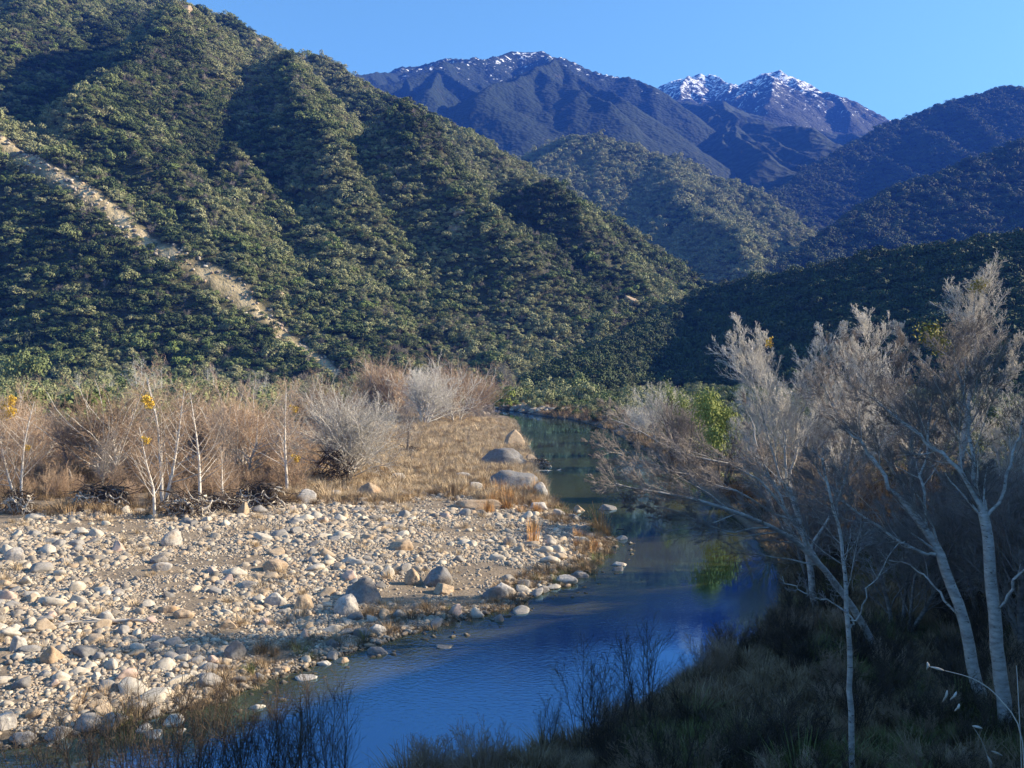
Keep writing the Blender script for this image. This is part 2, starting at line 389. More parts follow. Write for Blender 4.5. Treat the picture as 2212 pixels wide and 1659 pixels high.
M['right_mountain'] = m_hill('mountain_slope', (.014, .02, .012), (.03, .035, .02), (.05, .042, .03), .5, .7)
M['rock'] = m_rock(); M['boulder'] = m_boulder(); M['boulder_dark'] = m_boulder('boulder_dark', (.50, .52, .56)); M['boulder_tan'] = m_boulder('boulder_tan', (.95, .78, .60)); M['water'] = m_water()
M['bush'] = m_leaf('chaparral_leaves', [(0, (.09, .125, .04)), (.3, (.13, .16, .06)), (.6, (.17, .19, .08)), (.8, (.20, .205, .10)), (1, (.14, .185, .05))])
M['bush_sage'] = m_leaf('sage_leaves', [(0, (.17, .185, .085)), (.5, (.25, .25, .13)), (1, (.20, .20, .11))])
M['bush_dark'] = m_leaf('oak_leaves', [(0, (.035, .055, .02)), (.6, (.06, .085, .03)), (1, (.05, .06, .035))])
M['bush_twig'] = m_plain('shrub_wood', (.10, .08, .06), (.18, .15, .12))
M['green'] = m_leaf('willow_leaves', [(0, (.09, .12, .03)), (1, (.16, .19, .04))])
M['lime'] = m_leaf('lime_leaves', [(0, (.17, .21, .05)), (1, (.31, .33, .09))])
M['gold'] = m_leaf('golden_leaves', [(0, (.42, .28, .04)), (1, (.60, .40, .06))])
M['mistletoe'] = m_leaf('mistletoe_leaves', [(0, (.16, .15, .03)), (1, (.30, .26, .05))])
M['straw'] = m_plain('dry_grass', (.38, .28, .17), (.62, .50, .34), 2)
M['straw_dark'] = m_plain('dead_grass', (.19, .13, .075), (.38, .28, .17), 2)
M['reed'] = m_plain('orange_reed', (.45, .24, .09), (.62, .38, .16), 3)
M['sedge'] = m_plain('green_sedge', (.09, .115, .035), (.20, .20, .08), 3)
M['bark'] = m_bark('pale_bark', (.30, .27, .24), (.56, .52, .47), 4)
M['bark_white'] = m_bark('white_bark', (.50, .46, .41), (.74, .70, .64), 4, cut=.66)
M['bark_dim'] = m_bark('grey_bark', (.16, .14, .125), (.30, .275, .25), 4)
M['twig_pale'] = m_plain('pale_twigs', (.47, .44, .39), (.70, .66, .60))
M['twig_brown'] = m_plain('brown_twigs', (.30, .21, .14), (.50, .37, .26))
M['twig_grey'] = m_plain('grey_twigs', (.19, .165, .15), (.35, .31, .28))
M['twig_dark'] = m_plain('dark_stems', (.05, .04, .03), (.13, .10, .075))
M['drift'] = m_plain('driftwood', (.34, .30, .25), (.58, .53, .46))
for nm, k in (('stone_pale', ((.36, .32, .26), (.52, .47, .39))), ('stone_grey', ((.20, .19, .175), (.32, .30, .275))), ('stone_tan', ((.31, .235, .16), (.45, .36, .26))), ('stone_dark', ((.12, .115, .11), (.22, .21, .20))), ('stone_pink', ((.40, .29, .23), (.52, .40, .33)))):
    t_ = NT(nm, .85, .25); p_ = t_.pos(); n_ = t_.noise(p_, 9, 6, .7); c_ = t_.ramp(n_, [(.32, k[0]), (.62, k[1])]); b_ = t_.noise(p_, 1.8, 4)
    c_ = t_.mix(t_.ramp(b_, [(.55, 0), (.72, .5)]), c_, (.24, .18, .12)); t_.col(c_); t_.bump(n_, .4, .04); M[nm] = t_.m
M['root'] = m_plain('root_tangle', (.05, .04, .03), (.13, .10, .08))
# ------------------------------------------------------------------ land: one height field in pieces
def build_land():
    a_in = np.linspace(-33, 33, 1000); a_l = np.linspace(-88, -33.2, 120); a_r = np.linspace(33.2, 150, 200); a_l2 = np.linspace(-200, -90, 40)
    az = np.radians(np.concatenate([a_l2, a_l, a_in, a_r]))
    r = np.concatenate([np.array([.05, .6, 1.3, 2.2, 3.4, 4.8, 6.4, 8.2, 10]), np.geomspace(11, 60, 190), np.geomspace(60.6, 700, 320)[1:], np.geomspace(703, 3800, 430)])
    A, R = np.meshgrid(az, r); X = (np.sin(A)*R).ravel(); Y = (np.cos(A)*R).ravel()
    Z, I = H_full(X, Y)
    na, nr = len(az), len(r)
    i = np.arange(nr-1)[:, None]*na+np.arange(na-1)[None, :]; i = i.ravel()
    Fc = np.stack([i, i+1, i+1+na, i+na], 1)[:, ::-1]
    fi = I[Fc[:, 0]]
    V = np.stack([X, Y, Z], 1)
    names = ['ground', 'hillside', 'hillside', 'hill', 'mountain', 'mountain', 'mountain', 'mountain', 'mountain']
    mats = ['ground', 'left_hill', 'right_hill', 'round_hill', 'snow_mountain', 'shoulder', 'twin_peaks', 'right_mountain', 'right_mountain']
    labels = ['ground of the river valley with sand bar and earth banks', 'bushy hillside rising left of the river', 'shaded hillside on the right beyond the bare trees', 'rounded green hill in the middle distance',
              'big far mountain dusted with snow along its top', 'dark wooded shoulder below the twin snowy peaks', 'twin snowy peaks farthest away', 'dark blue mountain slope at the right edge', 'nearer shaded ridge at the right edge']
    for k in range(9):
        f = Fc[fi == k]
        if len(f) == 0: continue
        u, inv = np.unique(f, return_inverse=True)
        me = mesh_np(names[k], V[u], inv.reshape(f.shape), M[mats[k]])
        if k == 0:
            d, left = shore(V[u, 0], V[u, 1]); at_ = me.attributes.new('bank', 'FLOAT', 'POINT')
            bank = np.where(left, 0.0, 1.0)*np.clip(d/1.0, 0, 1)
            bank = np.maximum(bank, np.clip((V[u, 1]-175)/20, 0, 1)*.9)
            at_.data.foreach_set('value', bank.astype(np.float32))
        if k == 1:
            td = trail_dist(V[u, 0], V[u, 1]); at_ = me.attributes.new('trail', 'FLOAT', 'POINT')
            wd = 2.1+1.5*fbm(V[u, 0]*.05, V[u, 1]*.05, 2)
            at_.data.foreach_set('value', np.clip((wd-td)/1.2, 0, 1).astype(np.float32))
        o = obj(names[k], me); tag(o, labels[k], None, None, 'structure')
build_land()
# water: one sheet a little larger than the channel (it dips under the banks)
wv = [(-120, 8, 0), (60, 8, 0), (60, 230, 0), (-120, 230, 0)]
wo = obj('water', mesh_np('water', np.array(wv), np.array([[0, 1, 2, 3]]), M['water'], False)); tag(wo, 'river water, green in the sun and blue where it mirrors the sky', None, None, 'structure')
# haze
def haze():
    x0, x1, y0, y1, z0, z1 = -4000, 4000, -4000, 4200, -120, 960
    v = [(x0,y0,z0),(x1,y0,z0),(x1,y1,z0),(x0,y1,z0),(x0,y0,z1),(x1,y0,z1),(x1,y1,z1),(x0,y1,z1)]
    f = [(0,3,2,1),(4,5,6,7),(0,1,5,4),(1,2,6,5),(2,3,7,6),(3,0,4,7)]
    m = bpy.data.materials.new('haze_air'); m.use_nodes = True; t = m.node_tree; t.nodes.clear()
    out = t.nodes.new('ShaderNodeOutputMaterial'); pv = t.nodes.new('ShaderNodeVolumePrincipled')
    pv.inputs['Color'].default_value = (.05, .19, 1, 1); pv.inputs['Density'].default_value = HAZE_D; pv.inputs['Anisotropy'].default_value = 0.0
    t.links.new(pv.outputs[0], out.inputs['Volume'])
    o = obj('haze', mesh_np('haze', np.array(v), np.array(f), m, False)); tag(o, 'thin blue air between the viewer and the far mountains', None, None, 'stuff')
HAZE_D = 1.75e-4
haze()
# ------------------------------------------------------------------ instanced ground cover
def leaf_cloud(n, seed, shape='bush', leaf=.16, flat=.75):
    """leaf quads spread through lumpy lobes; unit radius, base at z=0"""
    r = np.random.default_rng(seed); k = r.integers(5, 9)
    cen = r.normal(0, .42, (k, 3)); cen[:, 2] = np.abs(cen[:, 2])*.9+.25; rad = r.uniform(.3, .58, k)
    w_ = r.integers(0, k, n); dirs = r.normal(0, 1, (n, 3)); dirs /= np.linalg.norm(dirs, axis=1)[:, None]
    dirs[:, 2] = np.where((dirs[:, 2] < -.3), -dirs[:, 2], dirs[:, 2])
    P = cen[w_]+dirs*(rad[w_]*r.uniform(.72, 1.08, n))[:, None]; P[:, 2] *= flat; P[:, 2] = np.maximum(P[:, 2], .02)
    N = dirs+r.normal(0, .45, (n, 3)); N /= np.linalg.norm(N, axis=1)[:, None]
    T = np.cross(N, r.normal(0, 1, (n, 3))); T /= np.linalg.norm(T, axis=1)[:, None]; B = np.cross(N, T)
    s = (leaf*r.uniform(.5, 1.2, n))[:, None]
    V = np.stack([P-T*s, P-B*s*.6, P+T*s, P+B*s*.6], 1).reshape(-1, 3)
    return V, np.arange(4*n).reshape(n, 4)
def proto_coll(name, meshes):
    c = bpy.data.collections.new(name)
    for i, me in enumerate(meshes):
        o = bpy.data.objects.new(name+'_kind', me); c.objects.link(o)
    return c
def scatter(name, P, scale, rotz, index, coll, label, tilt=None, kind='stuff', cat=None):
    P = np.asarray(P); n = len(P)
    me = bpy.data.meshes.new(name); me.vertices.add(n); me.vertices.foreach_set('co', np.ascontiguousarray(P, dtype=np.float32).ravel())
    sc3 = np.asarray(scale, dtype=np.float32); sc3 = np.repeat(sc3[:, None], 3, 1) if sc3.ndim == 1 else sc3
    rot = np.zeros((n, 3), np.float32); rot[:, 2] = rotz
    if tilt is not None: rot[:, :2] = tilt
    for an, ty, data in (('iscale', 'FLOAT_VECTOR', sc3), ('irot', 'FLOAT_VECTOR', rot)):
        a = me.attributes.new(an, ty, 'POINT'); a.data.foreach_set('vector', np.ascontiguousarray(data, dtype=np.float32).ravel())
    a = me.attributes.new('iidx', 'INT', 'POINT'); a.data.foreach_set('value', np.asarray(index, dtype=np.int32))
    me.update(); o = obj(name, me)
    g = bpy.data.node_groups.new(name+'_nodes', 'GeometryNodeTree')
    g.interface.new_socket('Geometry', in_out='INPUT', socket_type='NodeSocketGeometry'); g.interface.new_socket('Geometry', in_out='OUTPUT', socket_type='NodeSocketGeometry')
    N = g.nodes.new; gi = N('NodeGroupInput'); go = N('NodeGroupOutput'); ip = N('GeometryNodeInstanceOnPoints'); ci = N('GeometryNodeCollectionInfo')
    ci.inputs['Collection'].default_value = coll; ci.inputs['Separate Children'].default_value = True; ci.inputs['Reset Children'].default_value = True
    def na(nm, ty):
        q = N('GeometryNodeInputNamedAttribute'); q.data_type = ty; q.inputs['Name'].default_value = nm; return q.outputs['Attribute']
    L = g.links.new
    L(gi.outputs[0], ip.inputs['Points']); L(ci.outputs[0], ip.inputs['Instance']); ip.inputs['Pick Instance'].default_value = True
    L(na('iidx', 'INT'), ip.inputs['Instance Index']); L(na('iscale', 'FLOAT_VECTOR'), ip.inputs['Scale']); L(na('irot', 'FLOAT_VECTOR'), ip.inputs['Rotation'])
    L(ip.outputs[0], go.inputs[0])
    md = o.modifiers.new('scatter', 'NODES'); md.node_group = g
    tag(o, label, cat, None, kind); return o
bush_meshes = []
for q, mt in enumerate(('bush', 'bush_sage', 'bush_dark')):
    for i in range(5):
        V, Fc = leaf_cloud(780, 100+i+10*q, leaf=.088, flat=[.75, .85, .65, .9, .7][i]); bush_meshes.append(mesh_np('bush_kind', V, Fc, M[mt], False))
def bush_index(x, y, m):
    v = fbm(x*.012, y*.012, 4)+.35*fbm(x*.05+9, y*.05, 2)+rng.normal(0, .16, m)
    return np.where(v > .10, 1, np.where(v < -.16, 2, 0))*5+rng.integers(0, 5, m)
BUSH = proto_coll('bush_kinds', bush_meshes)
def polar_points(n, r0, r1, a0=-31.5, a1=31.5, power=1.0):
    a = np.radians(rng.uniform(a0, a1, n)); u = rng.uniform(0, 1, n)
    R = r0*(r1/r0)**u if power == 0 else (r0**power+(r1**power-r0**power)*u)**(1/power)
    return np.sin(a)*R, np.cos(a)*R
def hill_bushes():
    def lay(name, n, r0, r1, idx, s0, s1, label, power=2, dens=None, dark=False, sink=.15, squash=1.0, a0=-32, a1=32):
        x, y = polar_points(n, r0, r1, a0, a1, power); z, I = H_full(x, y); ok = np.isin(I, idx)
        if dens is not None: ok &= dens(x, y, z)
        x, y, z = x[ok], y[ok], z[ok]; m = len(x)
        s = s0*np.exp(rng.normal(0, .46, m)); s = np.clip(s, s0*.4, s1)
        sc3 = np.stack([s*rng.uniform(.85, 1.2, m), s*rng.uniform(.85, 1.2, m), s*rng.uniform(.75, 1.25, m)*squash], 1)
        scatter(name, np.stack([x, y, z-sink*s], 1), sc3, rng.uniform(0, 6.28, m), (10+rng.integers(0, 5, m) if dark else np.where(rng.uniform(0, 1, m) < (.6 if idx == [3] else 0), 5+rng.integers(0, 5, m), bush_index(x, y, m))), BUSH, label)
    def notrail(x, y, z):
        return (trail_dist(x, y) > 2.5+1.5*fbm(x*.05, y*.05, 2))  | (rng.uniform(0, 1, x.shape) < .02)
    lay('chaparral', 150000, 205, 720, [1], 1.38, 4.2, 'grey green chaparral bushes covering the sunlit left hillside', 1.5, notrail)
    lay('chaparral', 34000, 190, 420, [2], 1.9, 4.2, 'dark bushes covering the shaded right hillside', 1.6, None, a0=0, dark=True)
    lay('chaparral', 48000, 540, 1080, [3], 3.4, 6.5, 'green brush covering the rounded middle hill', 2, None, a0=-4, a1=20)
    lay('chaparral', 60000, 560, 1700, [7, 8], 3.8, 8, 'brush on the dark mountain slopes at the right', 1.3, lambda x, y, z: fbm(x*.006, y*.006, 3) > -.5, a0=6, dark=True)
hill_bushes()
# ------------------------------------------------------------------ stones
import bmesh
def perlin3(P, f, seed):
    a = perlin(P[:, 0]*f+seed*7.1, P[:, 1]*f+seed*3.3); b = perlin(P[:, 1]*f+11+seed, P[:, 2]*f+seed*5.7); c = perlin(P[:, 2]*f+23-seed, P[:, 0]*f+seed*2.9)
    return (a+b+c)/1.7
def stone_mesh(name, seed, sub, rough=.22, cuts=3, mat=None, fine=.03):
    bm = bmesh.new(); bmesh.ops.create_icosphere(bm, subdivisions=sub, radius=1); bm.verts.ensure_lookup_table()
    V = np.array([v.co[:] for v in bm.verts]); Fc = np.array([[v.index for v in f.verts] for f in bm.faces]); bm.free()
    r = np.random.default_rng(seed)
    V = V*(1+rough*perlin3(V, 1.1, seed))[:, None]
    for i in range(cuts):                               # worn flat faces
        n = r.normal(0, 1, 3); n[2] = abs(n[2])*.8; n /= np.linalg.norm(n); h = r.uniform(.46, .78)
        d = V@n-h; V = V-np.where(d > 0, d*.92, 0)[:, None]*n
    V = V*(1+fine*perlin3(V, 4.5, seed+5)+fine*.5*perlin3(V, 11, seed+9))[:, None]
    return mesh_np(name, V, Fc, mat, True)
pebbles = [stone_mesh('stone_kind', 40+i, 2, .28, 5, M['rock'], .04) for i in range(10)]
STONE = proto_coll('stone_kinds', pebbles)
mid_stones = {c: [stone_mesh('stone', 60+i*7+q, 3, .30, 5+i % 4, M['stone_'+c], .04) for i in range(5)] for q, c in enumerate(('pale', 'grey', 'tan', 'dark', 'pink'))}
UP = [(-900,1150),(0,1135),(150,1098),(300,1105),(420,1105),(540,1082),(700,1075),(830,1085),(950,1062),(1060,1080),(1200,1095),(1290,1110),(1400,1130)]
def upper(px): return np.interp(px, [p[0] for p in UP], [p[1] for p in UP])
def colour_name(k): return k
ROCK_POS = []
def put_boulder(px, py, wpx, hpx, look, where, rz=0, depth=.8, seed=0, lean=0, mat='boulder', name='boulder', sink=.22):
    q = hit(px, py); d = q[1]; s = wpx/F_PX*d/2; hz = hpx/F_PX*d
    me = stone_mesh(name, 200+seed, 4, .24, 3, M[mat], .06)
    o = obj(name, me); o.scale = (s*1.05, s*depth, hz/(1.72-sink))
    o.rotation_euler = (0, lean, rz); o.location = (q[0], d+s*depth*.4, max(q[2], -.02)+hz*(.5-sink)*.8)
    tag(o, look+' '+where, 'boulder', 'large boulders on the left bank'); ROCK_POS.append((q[0], d, s)); return o
BL = [
 (786,1300,82,56,'big dark grey boulder','above a pale one at the edge of the stone bar',.3,.8,0),
 (750,1325,62,42,'pale grey boulder with a rough foot','just below the big dark grey one',.2,.8,.1),
 (656,1315,44,32,'round brown boulder','alone on smooth sand beside the shore grass',.5,.8,0),
 (941,1264,74,42,'dark grey humped boulder','behind a tan stone near the bend of the shore',.1,.7,0),
 (958,1282,50,30,'tan rounded boulder','leaning on the dark grey humped one',.7,.8,0),
 (894,1262,38,42,'upright brown wedge boulder','left of the dark grey humped one',.1,.7,.2),
 (1091,1284,42,28,'pale round boulder','at the waterline beside a darker flat one',.3,.8,0),
 (1068,1292,54,26,'dark flat boulder','half in the water beside a pale round one',.1,.8,0),
 (1112,1060,104,46,'huge smooth grey boulder with shaded front','rising from golden grass at the river edge',.15,.75,0),
 (1168,1072,34,36,'bright cracked boulder','at the right foot of the huge smooth grey one',.9,.8,-.3),
 (1088,1008,96,44,'dark pointed slab boulder','behind the huge smooth grey one',.05,.55,.12),
 (1106,966,50,40,'triangular tan boulder','farthest up the shore beside the dark water',.2,.6,.25),
 (1150,1000,34,20,'low brown boulder','at the water beside the dark pointed slab',.4,.7,.2),
 (1026,1062,32,24,'small grey boulder pair','in brown grass left of the huge smooth one',.4,.7,0),
 (1000,1034,42,16,'low white boulder','in the grass above the grey pair',.1,.6,0),
 (860,1034,28,14,'small pale boulder','alone in the middle of the golden grass',.1,.7,0),
 (1030,1098,104,24,'long low sandy slab','between the golden grass and the stone bar',.05,.6,0),
 (868,1188,54,27,'tan boulder with a flat top','in the middle of the upper stone bar',.1,.7,.05),
 (1314,1116,36,14,'dark wet boulder','alone farthest out in the river',0,.7,0),
 (1251,1110,28,15,'brown pyramid boulder','in the shallows off the bank tip',0,.7,0),
 (1204,1114,36,15,'flat pale boulder','in the shallows below the cracked one',0,.7,0),
 (1168,1102,50,18,'low arched boulder','in dark brush at the foot of the golden reeds',0,.6,.1),
 (797,1074,46,38,'leaning rust edged slab','right of the undercut tree with white trunk',.3,.5,.45),
 (664,1084,44,28,'pale boulder','right of the slim white trunk at the tree line',.3,.8,.1),
 (722,1072,34,18,'pale low boulder','left of the undercut tree roots',.2,.8,.2),
 (525,1112,28,32,'upright brown boulder','below the driftwood tangle',.6,.6,.2),
 (371,1178,42,36,'large cream boulder with a ridge','below the dark roots at the tree line',.5,.6,.3),
 (31,1210,42,30,'white rounded boulder','at the left edge below the shrubs',.3,.8,.1),
 (592,1232,54,26,'long tan boulder','in the centre left of the stone bar',.2,.7,.1),
 (348,1232,40,20,'white oblong boulder','lying below a darker twin on the left of the bar',.1,.7,0),
 (340,1216,36,22,'grey brown boulder','lying above the white oblong one',.2,.7,0),
 (594,1308,44,28,'white boulder','left of the round brown one above bare sand',.4,.8,.2),
 (490,1356,42,20,'low brown topped boulder','on bare sand in the lower bar',0,.8,0),
 (393,1334,44,18,'reddish low boulder','between two tan stones on the lower bar',.2,.7,0),
 (363,1322,42,20,'tan low boulder','behind the reddish one on the lower bar',.3,.7,0),
 (225,1342,40,24,'purple grey boulder','behind the white driftwood log',.1,.7,0),
 (508,1420,46,36,'square grey boulder','standing in shore grass left of the water',.2,.8,0),
 (113,1430,52,42,'big tan boulder','near the left edge in the lower bar',.3,.8,.1),
 (33,1406,38,32,'cream boulder','at the left edge above the shallow inlet',.3,.8,.1),
 (6,1575,44,52,'large white boulder','cut by the lower left edge of the picture',.3,.8,0),
 (46,1604,50,24,'pointed grey boulder','lowest of all in the lower left corner',.3,.7,0),
 (66,1550,32,26,'brown boulder','right of the large white one in the lower left corner',.3,.7,0),
 (781,1378,38,24,'round grey boulder','at the waterline below the shore grass',.1,.8,0),
 (812,1368,38,20,'round pale boulder','at the waterline beside its round grey neighbour',.1,.8,0),
 (818,1420,48,18,'pointed grey stone','alone in the dark water off the bar',0,.7,.15),
 (962,1418,42,8,'flat dark stone','barely above the water in mid river',0,.7,0),
 (658,1478,42,12,'flat pale stone','in the water nearest the blue reflection',0,.7,0),
 (1222,1260,48,20,'striped grey boulder','at the tip of the bar where the river widens',.1,.7,0),
 (1252,1248,40,15,'dark grey flat boulder','touching the striped one at the tip of the bar',0,.7,0),
 (1341,1230,36,9,'thin flat stone','alone in the green water off the bar tip',0,.7,0),
 (1343,1168,26,10,'small white stone','at the end of the reeds in the water',0,.7,0),
 (700,1440,30,12,'small grey stone','in the shallows with two others',0,.7,0),
 (738,1438,30,12,'small brown stone','in the shallows right of a grey one',0,.7,0),
 (603,1452,36,14,'brown stone','at the edge of the shallows',0,.7,0),
]
for i, b in enumerate(BL):
    dark = 'dark' in b[4]
    put_boulder(b[0], b[1], b[2], b[3], b[4], b[5], rz=b[6], depth=b[7], lean=b[8], seed=i, mat='boulder_dark' if (dark or 'grey' in b[4] and 'pale' not in b[4] and i % 2 == 0) else ('boulder_tan' if any(k in b[4] for k in ('tan', 'brown', 'red', 'sandy', 'rust')) else 'boulder'))
def bar_stones():
    n = 150000
    x = rng.uniform(-36, 12, n); y = rng.uniform(21, 88, n); d, left = shore(x, y)
    ok = (d > -1.6) & left; x, y, d = x[ok], y[ok], d[ok]
    z = H(x, y); px, py, dep = proj(x, y, z)
    up = upper(px)+22*fbm(px*.02, py*.02, 2)
    inr = (px > -160) & (px < 1380) & (py > up) & (py < 1720)
    sand = fbm(x*.16+3, y*.16, 3)
    keep = inr & (rng.uniform(0, 1, len(x)) < np.where(sand < -.17, .14, 1.0)) & ((d > 0) | (rng.uniform(0, 1, len(x)) < .12))
    x, y, z, d, px, py, dep, sand = [a[keep] for a in (x, y, z, d, px, py, dep, sand)]
    s = .053*np.exp(np.abs(rng.normal(0, .60, len(x)))*1.12)
    s = np.clip(s, .045, .42)*(1-.25*(sand < -.05)); 
    order = np.argsort(-s); 
    # keep the larger stones from sitting inside one another
    cell = {}; kept = []
    for i in order:
        r = s[i]
        if r < .16: kept.append(i); continue
        cx, cy = int(x[i]/1.2), int(y[i]/1.2); bad = False
        for a in (-1, 0, 1):
            for b in (-1, 0, 1):
                for j in cell.get((cx+a, cy+b), ()):
                    if (x[i]-x[j])**2+(y[i]-y[j])**2 < ((s[i]+s[j])*.78)**2: bad = True; break
        if not bad:
            for (bx, by, bs) in ROCK_POS:
                if (x[i]-bx)**2+(y[i]-by-bs*.3)**2 < (bs+r*.8)**2: bad = True; break
        if not bad: cell.setdefault((cx, cy), []).append(i); kept.append(i)
    kept = np.array(kept); x, y, z, s, dep, px, py, d = [a[kept] for a in (x, y, z, s, dep, px, py, d)]
    vis = (px > 0) & (px < 2212) & (py < 1659); score = s/dep*vis
    big = np.argsort(-score)[:245]; mask = np.ones(len(x), bool); mask[big] = False
    seen = {}
    for i in big:
        c = ('pale', 'grey', 'tan', 'dark', 'pink')[rng.choice(5, p=[.34, .22, .24, .12, .08])]
        o = obj('stone', mid_stones[c][rng.integers(0, 5)]); r = s[i]
        fl = rng.uniform(.45, .85); el = rng.uniform(.9, 1.5)
        o.scale = (r*el, r, r*fl); o.rotation_euler = (rng.normal(0, .25), rng.normal(0, .25), rng.uniform(0, 6.28)); o.location = (x[i], y[i], max(z[i], -.06)+r*fl*.30)
        sh = 'long flat' if el > 1.2 and fl < .62 else 'flat' if fl < .58 else 'long' if el > 1.2 else 'rounded'
        best = min(BL, key=lambda b: math.hypot(b[0]-px[i], (b[1]-py[i])*1.6)); dx, dy = px[i]-best[0], (py[i]-best[1])*1.6
        di = ('right of' if dx > 0 else 'left of') if abs(dx) > abs(dy) else ('in front of' if dy > 0 else 'behind')
        far = math.hypot(dx, dy); how = 'just ' if far < 70 else '' if far < 150 else 'well '
        lb = f'{c} {sh} stone {how}{di} the {best[4]}'
        if lb in seen: lb = lb.replace(' stone', ' smaller stone', 1)
        if lb in seen: lb = lb.replace(' smaller stone', ' smallish stone', 1)+(' in shallow water' if d[i] < 0 else '')
        seen[lb] = 1; tag(o, lb, 'stone', 'river stones on the bar')
    x, y, z, s = [a[mask] for a in (x, y, z, s)]; m = len(x)
    sc3 = np.stack([s*rng.uniform(.9, 1.4, m), s, s*rng.uniform(.5, .85, m)], 1)
    scatter('stones', np.stack([x, y, np.maximum(z, -.06)+s*.10], 1), sc3, rng.uniform(0, 6.28, m), rng.integers(0, 10, m), STONE, 'countless smaller stones covering the bar', tilt=rng.normal(0, .2, (m, 2)))
    # gravel between them
    n = 170000; x = rng.uniform(-36, 12, n); y = rng.uniform(21, 80, n); d, left = shore(x, y); ok = (d > -.6) & left; x, y = x[ok], y[ok]
    z = H(x, y); px, py, dep = proj(x, y, z); ok = (py > upper(px)-5) & (px > -100) & (py < 1700) & (fbm(x*.16+3, y*.16, 3) > -.25)
    x, y, z = x[ok], y[ok], z[ok]; m = len(x); s = rng.uniform(.025, .07, m)
    scatter('gravel', np.stack([x, y, z+s*.2], 1), np.stack([s*1.3, s, s*.7], 1), rng.uniform(0, 6.28, m), rng.integers(0, 10, m), STONE, 'gravel between the stones of the bar')
    # rocks on the far shaded bar where the river bends away
    n = 900; x = rng.uniform(-12, 26, n); y = rng.uniform(172, 205, n); d, left = shore(x, y); ok = (d > -.5); x, y = x[ok], y[ok]; z = H(x, y); m = len(x)
    s = rng.uniform(.25, .9, m)
    scatter('stones', np.stack([x, y, z+s*.2], 1), np.stack([s*1.4, s, s*.6], 1), rng.uniform(0, 6.28, m), rng.integers(0, 10, m), STONE, 'pale stones of the shaded bar at the far river bend')
bar_stones()

# bare rock outcrops on the big hillside
for i, (px, py, w_, lb) in enumerate([(402,24,22,'tan rock outcrop on the skyline high on the left hill'),(556,92,16,'small tan rock outcrop on the skyline below the highest one'),(655,134,26,'jagged rock outcrop on the skyline of the left hill'),
  (866,222,18,'pointed orange rock outcrop standing on the skyline'),(950,322,14,'pale rock among bushes below the skyline'),(984,500,26,'dark round rock outcrop in the middle of the hillside'),(990,462,22,'pale bare rock patch on the hillside'),
  (596,640,26,'brown rock outcrop beside the bare trail'),(700,735,20,'orange rock outcrop below the bare trail'),(1362,655,26,'pale rock slab near the foot of the hillside'),(680,168,18,'small rock beside the jagged skyline outcrop'),(745,285,12,'small orange rock on the upper hillside')]):
    q = hit(px, py, lo=180, hi=700) if py > 240 else None
    if q is None:
        for k in range(40):
            q = hit(px, py+k*1.5, lo=180, hi=700)
            if q is not None: break
    if q is None: continue
    s_ = w_/F_PX*q[1]*.6; o = obj('rock_outcrop', stone_mesh('rock_outcrop', 900+i, 4, .45, 6, M['boulder_tan'], .09)); o.scale = (s_, s_*.8, s_*.75); o.location = (q[0], q[1], q[2]+s_*.35)
    tag(o, lb, 'rock outcrop', 'rock outcrops on the left hill')

n = 420; T_ = SP_W[0][0]; k_ = rng.integers(0, len(T_)-1, n); u_ = rng.uniform(0, 1, n); T_ = np.array(T_)
x = T_[k_, 0]*(1-u_)+T_[k_+1, 0]*u_+rng.normal(0, 2.2, n); y = T_[k_, 1]*(1-u_)+T_[k_+1, 1]*u_+rng.normal(0, 2.2, n); z = H(x, y); s_ = rng.uniform(.2, .75, n)
scatter('stones', np.stack([x, y, z], 1), np.stack([s_*1.3, s_, s_*.8], 1), rng.uniform(0, 6.28, n), rng.integers(0, 10, n), STONE, 'loose stones strewn along the bare trail ridge')
# ------------------------------------------------------------------ bare trees
def tube_mesh(name, lines, mat, sides=4):
    """lines: list of (points (n,3), radii (n,)); all tubes go into one mesh"""
    by = {}
    for P, R in lines: by.setdefault(len(P), []).append((P, R))
    VV, FF, off = [], [], 0
    for n, L in by.items():
        P = np.array([p for p, _ in L]); R = np.array([r for _, r in L]); m = len(L)
        T = np.empty_like(P); T[:, 1:-1] = P[:, 2:]-P[:, :-2]; T[:, 0] = P[:, 1]-P[:, 0]; T[:, -1] = P[:, -1]-P[:, -2]
        T /= np.linalg.norm(T, axis=2, keepdims=True)+1e-9
        ref = np.where(np.abs(T[:, :1, 2:3]) > .9, np.array([1., 0, 0]), np.array([0, 0, 1.])); ref = np.broadcast_to(ref, T.shape)
        U = np.cross(T, ref); U /= np.linalg.norm(U, axis=2, keepdims=True)+1e-9; W = np.cross(T, U)
        a = np.arange(sides)*2*PI/sides
        ring = P[:, :, None, :]+R[:, :, None, None]*(U[:, :, None, :]*np.cos(a)[None, None, :, None]+W[:, :, None, :]*np.sin(a)[None, None, :, None])
        VV.append(ring.reshape(-1, 3))
        base = (np.arange(m)*n*sides)[:, None, None]+(np.arange(n-1)*sides)[None, :, None]
        k = np.arange(sides)[None, None, :]; k2 = (np.arange(sides)+1) % sides; k2 = k2[None, None, :]
        q = np.stack([base+k, base+k2, base+k2+sides, base+k+sides], -1).reshape(-1, 4)+off
        FF.append(q); off += m*n*sides
    return mesh_np(name, np.concatenate(VV), np.concatenate(FF), mat, True)
def unit(v): return v/(np.linalg.norm(v)+1e-9)
